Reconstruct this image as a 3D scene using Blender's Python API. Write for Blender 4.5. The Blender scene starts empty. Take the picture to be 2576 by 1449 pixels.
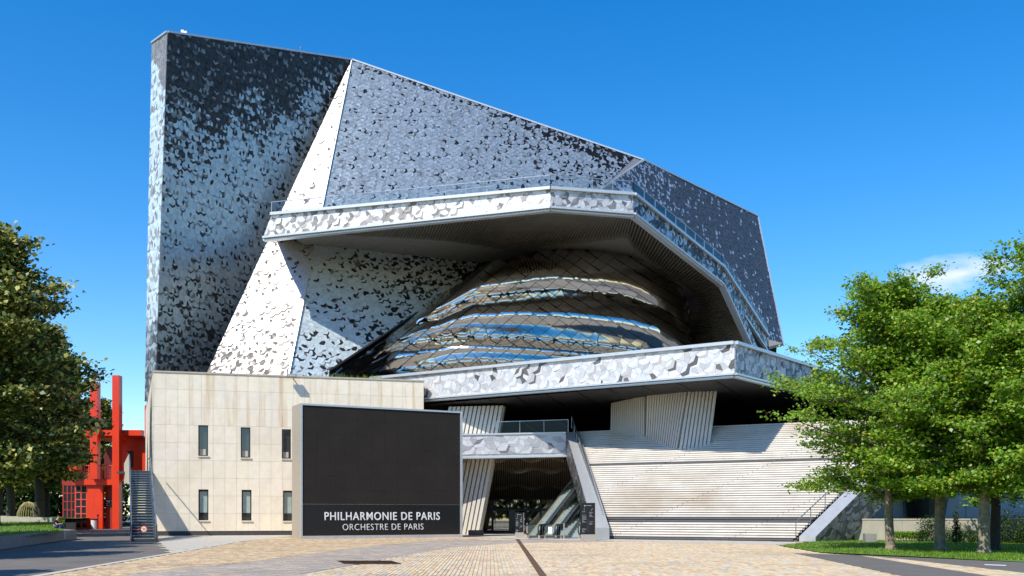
import bpy, math, random
import numpy as np
from mathutils import Vector, Matrix, noise as mnoise
R = math.radians
random.seed(7); rng = np.random.default_rng(7)
scn = bpy.context.scene
col = scn.collection

# ------------------------------------------------------------------ camera, sky, sun, exposure
CAMH = 1.7; F = 2440.0; HX = 1288.0; HY = 1292.0
cam = bpy.data.objects.new('camera', bpy.data.cameras.new('camera')); col.objects.link(cam)
cam.location = (0, 0, CAMH); cam.rotation_euler = (R(90), 0, 0)
cam.data.sensor_width = 36; cam.data.lens = 36*F/2576; cam.data.shift_y = (HY-724.5)/2576
cam.data.clip_end = 3000; cam.data.clip_start = .1
scn.camera = cam
SUN_EL, SUN_AZ = 48.0, 38.0           # azimuth: degrees to the left of straight behind the camera
SV = Vector((-math.sin(R(SUN_AZ))*math.cos(R(SUN_EL)), -math.cos(R(SUN_AZ))*math.cos(R(SUN_EL)), math.sin(R(SUN_EL))))
w = bpy.data.worlds.new('World'); scn.world = w; w.use_nodes = True
nt = w.node_tree; nt.nodes.clear()
out = nt.nodes.new('ShaderNodeOutputWorld'); bg = nt.nodes.new('ShaderNodeBackground')
sky = nt.nodes.new('ShaderNodeTexSky'); sky.sky_type = 'NISHITA'; sky.sun_disc = False
sky.sun_elevation = R(SUN_EL); sky.sun_rotation = R(180+SUN_AZ)
sky.air_density = 1.0; sky.dust_density = 0.25; sky.ozone_density = 3.0; sky.altitude = 100
bg.inputs['Strength'].default_value = .15
hsv = nt.nodes.new('ShaderNodeHueSaturation'); hsv.inputs['Saturation'].default_value = 1.42; hsv.inputs['Hue'].default_value = .503
nt.links.new(sky.outputs[0], hsv.inputs['Color'])
# one small wisp of cloud low in the sky to the right
tc = nt.nodes.new('ShaderNodeTexCoord')
def vm(op, a, b=None):
    n = nt.nodes.new('ShaderNodeVectorMath'); n.operation = op
    for i, v in enumerate((a, b)):
        if v is None: continue
        if isinstance(v, (tuple, Vector)): n.inputs[i].default_value = v
        else: nt.links.new(v, n.inputs[i])
    return n
def mm(op, a, b=None, clamp=False):
    n = nt.nodes.new('ShaderNodeMath'); n.operation = op; n.use_clamp = clamp
    for i, v in enumerate((a, b)):
        if v is None: continue
        if isinstance(v, (int, float)): n.inputs[i].default_value = v
        else: nt.links.new(v, n.inputs[i])
    return n.outputs[0]
cd = Vector(((2405-HX)/F, 1, (HY-692)/F)).normalized()
dif = vm('SUBTRACT', tc.outputs['Generated'], cd).outputs[0]
sc_ = vm('MULTIPLY', dif, (20, 20, 75)).outputs[0]
ln = nt.nodes.new('ShaderNodeVectorMath'); ln.operation = 'LENGTH'; nt.links.new(sc_, ln.inputs[0])
nz = nt.nodes.new('ShaderNodeTexNoise'); nz.inputs['Scale'].default_value = 9; nz.inputs['Detail'].default_value = 7
st = vm('MULTIPLY', tc.outputs['Generated'], (2.2, 2.2, 7)).outputs[0]; nt.links.new(st, nz.inputs['Vector'])
m1 = mm('SUBTRACT', 1.25, ln.outputs['Value']); m2 = mm('MULTIPLY', mm('SUBTRACT', nz.outputs[0], .5), 3.2)
cl = mm('MULTIPLY', mm('ADD', m1, m2), .8, True)
# mixing factor limited to the wisp
gate = mm('MULTIPLY', mm('SUBTRACT', 2.0, ln.outputs['Value']), 2.0, True)
fac = mm('MULTIPLY', mm('MULTIPLY', cl, gate), .75)
mx = nt.nodes.new('ShaderNodeMixRGB'); nt.links.new(fac, mx.inputs[0]); nt.links.new(hsv.outputs[0], mx.inputs[1])
mx.inputs[2].default_value = (5.2, 5.3, 5.7, 1)
nt.links.new(mx.outputs[0], bg.inputs[0]); nt.links.new(bg.outputs[0], out.inputs[0])
sun = bpy.data.objects.new('sun', bpy.data.lights.new('sun', 'SUN')); col.objects.link(sun)
sun.data.energy = 3.8; sun.data.angle = R(.5); sun.data.color = (1, .95, .86)
sun.rotation_euler = (-SV).to_track_quat('-Z', 'Y').to_euler(); sun.location = (-60, -60, 90)
vs = scn.view_settings; vs.view_transform = 'Standard'; vs.look = 'None'; vs.exposure = 0.5; vs.gamma = 1
scn.display_settings.display_device = 'sRGB'

# ------------------------------------------------------------------ helpers
def P(x, y, D): return Vector(((x-HX)/F*D, D, CAMH+(HY-y)/F*D))
def G(x, y, z=0.0):
    D = (CAMH-z)*F/(y-HY); return Vector(((x-HX)/F*D, D, z))
def ray(x, y): return Vector(((x-HX)/F, 1, (HY-y)/F))
def onplane(x, y, pl):
    o, n = pl; c = Vector((0, 0, CAMH)); d = ray(x, y); return c+d*((o-c).dot(n)/d.dot(n))
def plane(a, b, c):
    n = (b-a).cross(c-a).normalized()
    if n.dot(a-Vector((0, 0, CAMH))) > 0: n = -n
    return (a, n)
def lerp(a, b, t): return a+(b-a)*t
MATS = {}
def mat(name, rgb, rough=.6, metal=0.0, var=.12, scale=3.0, bump=0.0, bscale=30.0, attr=False, spec=.5, dirt=None, coords='Object'):
    m = bpy.data.materials.new(name); m.use_nodes = True; t = m.node_tree; b = t.nodes['Principled BSDF']
    b.inputs['Roughness'].default_value = rough; b.inputs['Metallic'].default_value = metal
    b.inputs['Specular IOR Level'].default_value = spec
    c = t.nodes.new('ShaderNodeTexCoord'); n = t.nodes.new('ShaderNodeTexNoise')
    n.inputs['Scale'].default_value = scale; n.inputs['Detail'].default_value = 6; n.inputs['Roughness'].default_value = .65
    t.links.new(c.outputs[coords], n.inputs['Vector'])
    r = t.nodes.new('ShaderNodeMapRange'); r.inputs[1].default_value = .3; r.inputs[2].default_value = .7
    r.inputs[3].default_value = 1-var; r.inputs[4].default_value = 1+var
    t.links.new(n.outputs[0], r.inputs[0])
    mul = t.nodes.new('ShaderNodeMixRGB'); mul.blend_type = 'MULTIPLY'; mul.inputs[0].default_value = 1
    if attr:
        a = t.nodes.new('ShaderNodeAttribute'); a.attribute_name = 'tone'; t.links.new(a.outputs['Color'], mul.inputs[1])
    else: mul.inputs[1].default_value = (*rgb, 1)
    t.links.new(r.outputs[0], mul.inputs[2]); last = mul.outputs[0]
    if dirt:   # (colour, stretch vector, amount)
        n2 = t.nodes.new('ShaderNodeTexNoise'); n2.inputs['Scale'].default_value = 1; n2.inputs['Detail'].default_value = 5
        mp = t.nodes.new('ShaderNodeMapping'); mp.inputs['Scale'].default_value = dirt[1]
        t.links.new(c.outputs[coords], mp.inputs[0]); t.links.new(mp.outputs[0], n2.inputs['Vector'])
        r2 = t.nodes.new('ShaderNodeMapRange'); r2.inputs[1].default_value = .5; r2.inputs[2].default_value = .75
        r2.inputs[3].default_value = 0; r2.inputs[4].default_value = dirt[2]; t.links.new(n2.outputs[0], r2.inputs[0])
        m2_ = t.nodes.new('ShaderNodeMixRGB'); t.links.new(r2.outputs[0], m2_.inputs[0]); t.links.new(last, m2_.inputs[1])
        m2_.inputs[2].default_value = (*dirt[0], 1); last = m2_.outputs[0]
    t.links.new(last, b.inputs['Base Color'])
    if bump:
        n3 = t.nodes.new('ShaderNodeTexNoise'); n3.inputs['Scale'].default_value = bscale; n3.inputs['Detail'].default_value = 4
        t.links.new(c.outputs[coords], n3.inputs['Vector'])
        bp = t.nodes.new('ShaderNodeBump'); bp.inputs['Strength'].default_value = bump; bp.inputs['Distance'].default_value = .02
        t.links.new(n3.outputs[0], bp.inputs['Height']); t.links.new(bp.outputs[0], b.inputs['Normal'])
    MATS[name] = m; return m
def leafmat(name, cols, trans=.35, gloss=.12):
    m = bpy.data.materials.new(name); m.use_nodes = True; t = m.node_tree; t.nodes.clear()
    o = t.nodes.new('ShaderNodeOutputMaterial'); g = t.nodes.new('ShaderNodeNewGeometry')
    cr = t.nodes.new('ShaderNodeValToRGB'); e = cr.color_ramp.elements
    while len(e) < len(cols): e.new(.5)
    for i, (p, c) in enumerate(cols): e[i].position = p; e[i].color = (*c, 1)
    t.links.new(g.outputs['Random Per Island'], cr.inputs[0])
    d = t.nodes.new('ShaderNodeBsdfPrincipled'); d.inputs['Roughness'].default_value = .45; d.inputs['Specular IOR Level'].default_value = gloss*3
    tr = t.nodes.new('ShaderNodeBsdfTranslucent'); mx = t.nodes.new('ShaderNodeMixShader'); mx.inputs[0].default_value = trans
    hs = t.nodes.new('ShaderNodeHueSaturation'); hs.inputs['Hue'].default_value = .485; hs.inputs['Value'].default_value = 1.5
    t.links.new(cr.outputs[0], d.inputs['Base Color']); t.links.new(cr.outputs[0], hs.inputs['Color']); t.links.new(hs.outputs[0], tr.inputs[0])
    t.links.new(d.outputs[0], mx.inputs[1]); t.links.new(tr.outputs[0], mx.inputs[2]); t.links.new(mx.outputs[0], o.inputs[0])
    return m
def glassmat(name, tint, alpha, rough=.02):
    m = bpy.data.materials.new(name); m.use_nodes = True; t = m.node_tree; t.nodes.clear()
    o = t.nodes.new('ShaderNodeOutputMaterial'); a = t.nodes.new('ShaderNodeBsdfTransparent'); a.inputs[0].default_value = (*tint, 1)
    g = t.nodes.new('ShaderNodeBsdfGlossy'); g.inputs['Roughness'].default_value = rough; g.inputs[0].default_value = (.9, .95, .95, 1)
    fr = t.nodes.new('ShaderNodeFresnel'); fr.inputs[0].default_value = 1.5
    ad = t.nodes.new('ShaderNodeMath'); ad.operation = 'ADD'; ad.inputs[1].default_value = alpha; t.links.new(fr.outputs[0], ad.inputs[0])
    mx = t.nodes.new('ShaderNodeMixShader'); t.links.new(ad.outputs[0], mx.inputs[0])
    t.links.new(a.outputs[0], mx.inputs[1]); t.links.new(g.outputs[0], mx.inputs[2]); t.links.new(mx.outputs[0], o.inputs[0])
    return m

class MB:
    def __init__(s): s.v = []; s.f = []; s.tone = []; s.mi = []
    def face(s, idx, tone=None, mi=0): s.f.append(idx); s.tone.append(tone or (.5, .5, .5)); s.mi.append(mi)
    def poly(s, pts, tone=None, mi=0):
        b = len(s.v); s.v += [tuple(p) for p in pts]; s.face(tuple(range(b, b+len(pts))), tone, mi)
    def prism(s, pts, vec, tone=None, mi=0, back=True, shrink=None):
        n = len(pts); b = len(s.v); vec = Vector(vec)
        s.v += [tuple(p) for p in pts]; s.v += [tuple(Vector(p)+vec) for p in pts]
        s.face(tuple(range(b, b+n)), tone, mi)
        if back: s.face(tuple(range(b+2*n-1, b+n-1, -1)), tone, mi)
        for i in range(n):
            j = (i+1) % n; s.face((b+j, b+i, b+n+i, b+n+j), tone, mi)
    def obox(s, o, a, b_, c, tone=None, mi=0):   # corner o and three edge vectors
        o = Vector(o); a = Vector(a); b_ = Vector(b_); c = Vector(c)
        s.prism([o, o+a, o+a+b_, o+b_], c, tone, mi)
    def box(s, x0, x1, y0, y1, z0, z1, tone=None, mi=0):
        s.obox((x0, y0, z0), (x1-x0, 0, 0), (0, y1-y0, 0), (0, 0, z1-z0), tone, mi)
    def bar(s, p0, p1, w_, d_, tone=None, mi=0, up=(0, 0, 1)):
        p0 = Vector(p0); p1 = Vector(p1); ax = (p1-p0).normalized(); up = Vector(up)
        if abs(ax.dot(up)) > .98: up = Vector((0, 1, 0))
        a = ax.cross(up).normalized(); b_ = a.cross(ax).normalized()
        s.obox(p0-a*w_/2-b_*d_/2, a*w_, b_*d_, p1-p0, tone, mi)
    def tube(s, p0, p1, r0, r1=None, n=6, cap=True, tone=None, mi=0):
        r1 = r0 if r1 is None else r1
        p0 = Vector(p0); p1 = Vector(p1); ax = (p1-p0)
        if ax.length < 1e-6: return
        ax.normalize(); up = Vector((0, 0, 1)) if abs(ax.z) < .9 else Vector((1, 0, 0))
        a = ax.cross(up).normalized(); b_ = a.cross(ax); b = len(s.v)
        for p, r in ((p0, r0), (p1, r1)):
            for k in range(n):
                t = 2*math.pi*k/n; s.v.append(tuple(p+a*math.cos(t)*r+b_*math.sin(t)*r))
        for k in range(n):
            j = (k+1) % n; s.face((b+k, b+j, b+n+j, b+n+k), tone, mi)
        if cap: s.face(tuple(range(b+n-1, b-1, -1)), tone, mi); s.face(tuple(range(b+n, b+2*n)), tone, mi)
    def path(s, pts, r, n=6, tone=None, mi=0):
        for a, b_ in zip(pts[:-1], pts[1:]): s.tube(a, b_, r, n=n, tone=tone, mi=mi)
    def build(s, name, mats, parent=None, smooth=False, base=None, tone=False, kind=None, label=None):
        me = bpy.data.meshes.new(name); me.from_pydata(s.v, [], s.f)
        if not isinstance(mats, (list, tuple)): mats = [mats]
        for m_ in mats: me.materials.append(m_)
        if any(s.mi): me.polygons.foreach_set('material_index', s.mi)
        if smooth: me.polygons.foreach_set('use_smooth', [True]*len(s.f))
        if tone:
            at = me.attributes.new('tone', 'FLOAT_COLOR', 'FACE')
            at.data.foreach_set('color', np.array([(*t, 1) for t in s.tone], dtype=np.float32).ravel())
        me.update(); return link(name, me, parent, kind, label)
WORLD = {}
def link(name, me, parent=None, kind=None, label=None):
    o = bpy.data.objects.new(name, me); col.objects.link(o)
    if parent is not None:
        o.parent = parent; o.matrix_parent_inverse = Matrix.Translation(-parent['_w']) if False else Matrix.Translation(-WORLD.get(parent.name, Vector((0, 0, 0))))
    if kind: o['kind'] = kind
    if label: o['label'] = label
    return o
def thing(name, label, cat, loc=(0, 0, 0), group=None):
    o = bpy.data.objects.new(name, None); col.objects.link(o); o.location = loc; o.empty_display_size = .2
    o['label'] = label; o['category'] = cat
    if group: o['group'] = group
    WORLD[o.name] = Vector(loc); return o
def tag(o, label, cat, group=None):
    o['label'] = label; o['category'] = cat
    if group: o['group'] = group
    return o
def dup(root, loc, label, scale=1, rz=0, group=None):
    r = root.copy(); col.objects.link(r); r.location = loc; r['label'] = label; r.scale = (scale,)*3; r.rotation_euler = (0, 0, rz)
    if group: r['group'] = group
    for ch in list(root.children):
        c = ch.copy(); col.objects.link(c); c.parent = r; c.matrix_parent_inverse = ch.matrix_parent_inverse.copy()
        for g in list(ch.children):
            d = g.copy(); col.objects.link(d); d.parent = c
    return r
def clip2(poly, cp):      # poly clipped by the convex counter-clockwise polygon cp
    outp = poly
    for i in range(len(cp)):
        ax, ay = cp[i]; bx, by = cp[(i+1) % len(cp)]; ex, ey = bx-ax, by-ay
        inp, outp = outp, []
        if not inp: return []
        pd = None
        ds = [ex*(p[1]-ay)-ey*(p[0]-ax) for p in inp]
        for k in range(len(inp)):
            d0, d1 = ds[k-1], ds[k]; p0, p1 = inp[k-1], inp[k]
            if (d0 >= 0) != (d1 >= 0):
                t = d0/(d0-d1); outp.append((p0[0]+(p1[0]-p0[0])*t, p0[1]+(p1[1]-p0[1])*t))
            if d1 >= 0: outp.append(p1)
    return outp
def area2(p): return .5*sum(p[i-1][0]*p[i][1]-p[i][0]*p[i-1][1] for i in range(len(p)))
def inpoly(x, y, poly):
    c = False
    for i in range(len(poly)):
        x0, y0 = poly[i-1]; x1, y1 = poly[i]
        if (y0 > y) != (y1 > y) and x < (x1-x0)*(y-y0)/(y1-y0)+x0: c = not c
    return c
def pxof(p): return (HX+F*p[0]/p[1], HY-F*(p[2]-CAMH)/p[1])

# ------------------------------------------------------------------ materials
TILE = mat('bird_tile_metal', (1, 1, 1), rough=.42, metal=.72, var=.05, scale=1.2, attr=True)
BANDTILE = mat('balcony_tile_metal', (1, 1, 1), rough=.5, metal=.35, var=.04, scale=1.5, attr=True)
BACK = mat('dark_wall_backing', (.045, .047, .05), rough=.6, metal=.2)
SIDEGREY = mat('grey_metal_backing', (.24, .25, .26), rough=.5, metal=.6)
TRIM = mat('pale_metal_trim', (.62, .62, .6), rough=.38, metal=.5, var=.06)
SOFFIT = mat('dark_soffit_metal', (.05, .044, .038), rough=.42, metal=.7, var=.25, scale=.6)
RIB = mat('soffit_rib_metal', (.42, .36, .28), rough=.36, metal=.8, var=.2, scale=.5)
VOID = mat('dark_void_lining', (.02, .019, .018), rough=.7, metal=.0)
MIRROR = mat('polished_steel', (.78, .75, .7), rough=.12, metal=1, var=.06, scale=.7, bump=.04, bscale=1.3)
SEAM = mat('steel_seam', (.1, .09, .08), rough=.3, metal=.95)
FIN = mat('white_fin_metal', (.62, .58, .5), rough=.45, metal=.15, var=.06, scale=1.5)
STEP = mat('pale_stair_plank', (.66, .61, .53), rough=.7, var=.1, scale=.8, dirt=((.42, .31, .19), (.16, .16, .3), .75))
STEPD = mat('dark_landing_edge', (.1, .1, .1), rough=.7)
STONE = mat('limestone_cladding', (1, 1, 1), rough=.8, var=.07, scale=1.6, attr=True, bump=.15, bscale=14, dirt=((.66, .52, .36), (.6, .6, .3), .4))
STONES = mat('stained_limestone', (1, 1, 1), rough=.8, var=.07, scale=1.6, attr=True, bump=.15, bscale=14, dirt=((.6, .4, .2), (1.9, 1.9, .16), .8))
PLINTH = mat('dark_plinth', (.06, .055, .05), rough=.8)
WGLASS = mat('window_glass', (.03, .035, .04), rough=.05, metal=0, spec=1.0)
WFRAME = mat('dark_window_frame', (.03, .03, .03), rough=.4, metal=.5)
CHAMP = mat('champagne_casing', (.55, .47, .37), rough=.42, metal=.55, var=.05)
SCREEN = mat('dark_led_screen', (.024, .019, .015), rough=.75, var=.15, scale=.6, bump=.2, bscale=60, spec=.25)
SIGNB = mat('black_sign_panel', (.012, .012, .013), rough=.25)
WHITE = mat('white_lettering', (.82, .82, .8), rough=.5)
ESTEP = mat('pale_green_step', (.45, .5, .47), rough=.4, metal=.4)
GREYW = mat('pale_grey_print', (.4, .42, .42), rough=.5)
REDM = mat('red_enamel', (.74, .045, .01), rough=.36, var=.07, scale=.9)
REDL = mat('pale_red_frame', (.66, .08, .05), rough=.4)
BLUEGREY = mat('blue_grey_steel', (.06, .085, .11), rough=.45, metal=.35, var=.15)
TREADM = mat('grey_tread_edge', (.3, .33, .36), rough=.4, metal=.6)
GALV = mat('galvanised_steel', (.42, .43, .43), rough=.35, metal=.8)
BLACK = mat('black_rubber', (.015, .015, .016), rough=.45)
CONC = mat('exposed_concrete', (.24, .225, .2), rough=.85, var=.2, scale=2.5, bump=.3, bscale=25)
CONCL = mat('pale_concrete', (.48, .43, .34), rough=.85, var=.12, scale=1.2, bump=.2, bscale=20)
ASPH = mat('asphalt', (.155, .135, .115), rough=.88, var=.2, scale=.5, bump=.4, bscale=60)
ASPHW = mat('warm_asphalt', (.14, .125, .105), rough=.88, var=.12, scale=1.0, bump=.4, bscale=60)
GROUT = mat('sand_grout', (.52, .42, .29), rough=.95, var=.15, scale=2, bump=.3, bscale=50)
COB = mat('cobblestone_face', (1, 1, 1), rough=.8, var=.14, scale=9, attr=True, bump=.3, bscale=40, dirt=((.3, .22, .14), (.22, .35, .3), .5))
KERB = mat('pale_kerb', (.55, .48, .38), rough=.85, var=.1)
PAVER = mat('long_paver', (.5, .45, .37), rough=.85, var=.1, scale=2)
RUST = mat('rusty_drain', (.17, .1, .06), rough=.75, metal=.3, var=.3, scale=12)
LAWN = mat('lawn_soil', (.1, .18, .02), rough=.95, var=.3, scale=1.5)
GRASS = leafmat('grass_blade', [(0, (.1, .2, .012)), (.5, (.17, .3, .02)), (1, (.25, .36, .04))], .4, .05)
LEAFR = leafmat('maple_leaf', [(0, (.07, .14, .01)), (.4, (.135, .29, .012)), (.85, (.27, .42, .025)), (1, (.5, .48, .08))], .4, .2)
LEAFL = leafmat('linden_leaf', [(0, (.03, .055, .008)), (.5, (.075, .11, .014)), (.6, (.16, .19, .025)), (.72, (.42, .41, .09)), (1, (.52, .48, .15))], .25, .15)
LEAFD = leafmat('shrub_leaf', [(0, (.012, .03, .006)), (.6, (.03, .065, .01)), (1, (.08, .14, .02))], .25, .1)
BRANCH = mat('branch_bark', (.09, .07, .05), rough=.9)
BARK = mat('grey_brown_bark', (.24, .19, .125), rough=.9, var=.55, scale=3.5, bump=.8, bscale=14)
BARKD = mat('dark_linden_bark', (.06, .05, .04), rough=.95, var=.3, scale=6, bump=.8, bscale=12)
PANELW = mat('pale_blue_grey_panel', (.36, .41, .47), rough=.35, metal=.25, var=.06)
GLASSR = glassmat('railing_glass', (.95, .97, .97), -.03, .1)
GLASSE = glassmat('escalator_glass', (.72, .86, .8), .12)
GLASSD = glassmat('door_glass', (.35, .4, .38), .3)
SKIN = mat('skin', (.5, .28, .2), rough=.5); TSHIRT = mat('black_tshirt', (.012, .012, .014), rough=.85)
JEANS = mat('blue_jeans', (.04, .07, .16), rough=.85); HAIR = mat('short_dark_hair', (.05, .04, .035), rough=.8); SHOE = mat('dark_shoe', (.03, .025, .03), rough=.6)
SIGNR = mat('red_sign_ring', (.5, .03, .03), rough=.5); SIGNC = mat('cream_sign_face', (.75, .7, .55), rough=.5)
WOOD = mat('brown_wood', (.2, .09, .045), rough=.7, var=.2)

# ------------------------------------------------------------------ bird tessellation
def cell_birds():
    T = (0, 1.18); B = (0, -1.18); UR = (.5, .68); UL = (-.5, .68); LR = (.5, -.68); LL = (-.5, -.68)
    Rr = (.5, -.02); L = (-.5, -.02); Pp = (.02, .18); Q = (0, -.3); m1 = (-.25, .93); m2 = (.25, .93)
    l = (-.5, -.42); r = (.5, -.42); v = (0, -.82)
    def mid(a, b, k):   # a curved edge: one bulged middle point; same point from either side
        mx_, my_ = (a[0]+b[0])/2, (a[1]+b[1])/2; dx, dy = b[0]-a[0], b[1]-a[1]
        k *= .15; return (mx_-dy*k, my_+dx*k)
    lp = mid(L, Pp, .12); pr = mid(Pp, Rr, -.12); lq = mid(L, Q, -.16); qr = mid(Q, Rr, -.16)
    lv = mid(l, v, -.14); vr = mid(v, r, -.14); pm1 = mid(Pp, m1, .17); pm2 = mid(Pp, m2, -.2); 
    sU = .03
    a1 = (-.5+sU, .33); a2 = (.5+sU, .33)       # side edges: s-curve
    b1 = (-.5-sU, -.2); b2 = (.5-sU, -.2)
    return [[L, lq, Q, qr, Rr, pr, Pp, lp],
            [L, b1, l, lv, v, vr, r, b2, Rr, qr, Q, lq],
            [l, LL, B, LR, r, vr, v, lv],
            [L, lp, Pp, pm1, m1, UL, a1],
            [Pp, pm2, m2, T, m1, pm1],
            [Pp, pr, Rr, a2, UR, m2, pm2]]
BIRDS = cell_birds()
TILES = []          # (projected area, verts, faces, tone) ; the largest become objects of their own
def tile_wall(poly3, w_, asp, rot, tonefn, inset=.03, thick=.05, mode=0):
    pts = [Vector(p) for p in poly3]
    o = pts[0]; n = Vector((0, 0, 0))
    for i in range(len(pts)): n += (pts[i-1]-o).cross(pts[i]-o)
    n.normalize()
    if n.dot(o-Vector((0, 0, CAMH))) > 0: n = -n
    u = Vector((0, 0, 1)).cross(n).normalized(); u = u if u.x > 0 or abs(n.z) > .9 else -u
    v = n.cross(u).normalized(); v = v if v.z > 0 else -v
    p2 = [((p-o).dot(u), (p-o).dot(v)) for p in pts]
    if area2(p2) < 0: p2 = p2[::-1]
    cr, sr = math.cos(rot), math.sin(rot)
    x0 = min(p[0] for p in p2); x1 = max(p[0] for p in p2); y0 = min(p[1] for p in p2); y1 = max(p[1] for p in p2)
    rad = math.hypot(x1-x0, y1-y0)/2+w_*2; cx, cy = (x0+x1)/2, (y0+y1)/2
    h = w_*asp; row = 1.86*h/2     # lattice: rows offset by half a cell
    lim = w_*1.3*max(1, asp)
    nr = int(rad/row)+2; nc = int(rad/w_)+2
    for j in range(-nr, nr+1):
        for i in range(-nc, nc+1):
            lx = (i+(.5 if j % 2 else 0))*w_; ly = j*row
            gx = cx+lx*cr-ly*sr; gy = cy+lx*sr+ly*cr
            if gx < x0-lim or gx > x1+lim or gy < y0-lim or gy > y1+lim: continue
            dmin = min(((p2[(k+1) % len(p2)][0]-p2[k][0])*(gy-p2[k][1])-(p2[(k+1) % len(p2)][1]-p2[k][1])*(gx-p2[k][0])) /
                       max(1e-6, math.hypot(p2[(k+1) % len(p2)][0]-p2[k][0], p2[(k+1) % len(p2)][1]-p2[k][1])) for k in range(len(p2)))
            if dmin < -lim: continue
            for bi, bp in enumerate(BIRDS):
                q = []
                mx_ = sum(p[0] for p in bp)/len(bp); my_ = sum(p[1] for p in bp)/len(bp)
                for (a, b_) in bp:
                    a = mx_+(a-mx_)*(1-inset); b_ = my_+(b_-my_)*(1-inset)
                    qx = a*w_; qy = b_*h/2*1.0*(2/2)
                    qy = b_*row/1.86
                    q.append((gx+qx*cr-qy*sr, gy+qx*sr+qy*cr))
                if dmin < lim*.95:
                    q = clip2(q, p2)
                    if len(q) < 3: continue
                ar = abs(area2(q))
                if ar < w_*w_*.008: continue
                tx, ty = rng.normal(0, .022, 2); tx += (.03, -.02, 0, -.03, .015, .03)[bi]; ty += (.03, -.035, .02, .01, -.02, .01)[bi]
                ccx = sum(p[0] for p in q)/len(q); ccy = sum(p[1] for p in q)/len(q)
                th = thick*(.75+.5*random.random())
                vs_ = [o+u*a+v*b_+n*(th+(a-ccx)*tx+(b_-ccy)*ty) for a, b_ in q]
                bs_ = [o+u*a+v*b_ for a, b_ in q]
                c3 = vs_[0]
                if area2(q) < 0: vs_.reverse(); bs_.reverse()
                tone = tonefn(c3, bi)
                TILES.append((ar*(F/c3.y)**2*abs(n.dot(c3.normalized())), vs_, bs_, tone, mode))
    return n
def g3(g, b=0.0): return (g*(1+b), g, g*(1-b))
def grey_pick(pdark, light=(.5, .56, .62), dark=.025, mid=.2, pm=.12):
    r_ = random.random()
    if r_ < pdark: return g3(dark*random.uniform(.7, 1.6), .03)
    if r_ < pdark+pm*(.3+pdark): return g3(mid*random.uniform(.7, 1.3), .03)
    l_ = random.choice(light); return (l_*.88, l_*1.0, l_*1.03)

# ------------------------------------------------------------------ the concert hall
hall = thing('concert_hall', 'huge angular concert hall clad in grey metal bird shaped tiles with mirror steel bulge', 'concert hall', (0, 90, 0))
A0 = P(422, 80, 88); APEX = P(885, 150, 104)
plB = plane(A0, APEX, P(395, 937, 90))
BLo = P(422, 80, 88)
bl_low = onplane(388, 1150, plB)
SL = P(522, 940, 89); SRb = P(722, 950, 86)
plS = plane(APEX, SL, SRb)
def wallface(pts, name, m=SIDEGREY, thick=.6, tri=False):
    """a wall slab: the polygon is its outer face, its depth goes back from the viewer"""
    mb = MB(); pts = [Vector(p) for p in pts]; n = (pts[1]-pts[0]).cross(pts[2]-pts[0]).normalized()
    if n.dot(pts[0]-Vector((0, 0, CAMH))) < 0: n = -n
    mb.prism(pts, n*thick); return mb.build(name, m, hall)
# left big wall
Bp = [A0, APEX, onplane(600, 700, plB), onplane(522, 1010, plB), onplane(390, 1010, plB)]
Bp = [A0, APEX, onplane(500, 1010, plB), onplane(392, 1010, plB)]
wallface([p+Vector((0, 0, 0)) for p in Bp]+[], 'left_wall')
ztop = A0.z
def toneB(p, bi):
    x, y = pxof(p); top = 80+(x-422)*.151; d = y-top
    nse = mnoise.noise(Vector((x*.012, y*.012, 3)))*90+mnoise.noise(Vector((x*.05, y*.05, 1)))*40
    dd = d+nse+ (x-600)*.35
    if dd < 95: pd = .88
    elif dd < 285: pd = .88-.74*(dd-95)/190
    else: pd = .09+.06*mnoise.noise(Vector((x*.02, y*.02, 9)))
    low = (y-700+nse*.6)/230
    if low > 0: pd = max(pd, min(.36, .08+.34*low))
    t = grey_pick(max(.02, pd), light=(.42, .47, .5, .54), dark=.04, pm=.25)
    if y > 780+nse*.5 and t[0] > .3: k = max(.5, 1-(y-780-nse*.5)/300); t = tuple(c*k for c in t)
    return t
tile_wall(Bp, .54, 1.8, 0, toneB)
# thin left side wall
A1 = P(383, 108, 90.5); Abot0 = onplane(390, 1010, plB); Abot = onplane(365, 1010, plane(A0, A1, Abot0))
Ap = [A0, A1, Abot, Abot0]
wallface([A0, Abot0, Abot, A1], 'left_side_wall', thick=.05)
def toneA(p, bi):
    x, y = pxof(p); nse = mnoise.noise(Vector((x*.03, y*.012, 5)))*60
    if y+nse < 190: return g3(random.choice((.3, .34, .26)), .06)
    if y+nse > 800: return grey_pick(.2+.3*(y-800)/200, (.3, .42, .5, .24), .1)
    return grey_pick(.03, (.72, .78, .82, .7), .3, .36, .9)
tile_wall(Ap, .8, 1.7, 0, toneA, mode=1)
# bright leaning strip
plSb = plS
Sp = [APEX, onplane(715, 1010, plS), onplane(488, 1010, plS)]
mb = MB(); mb.prism([Vector(p) for p in Sp], Vector((.3, 2.2, -.4))); mb.build('leaning_strip_wall', SIDEGREY, hall)
def toneS(p, bi):
    x, y = pxof(p); pm = .035 if y < 600 else .07+.12*max(0, (y-760)/180)
    if random.random() < pm*2: return g3(random.uniform(.07, .16), .12)
    return g3(random.choice((.6, .64, .68)), .01)
tile_wall(Sp, .62, 1.6, .5, toneS)
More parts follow.
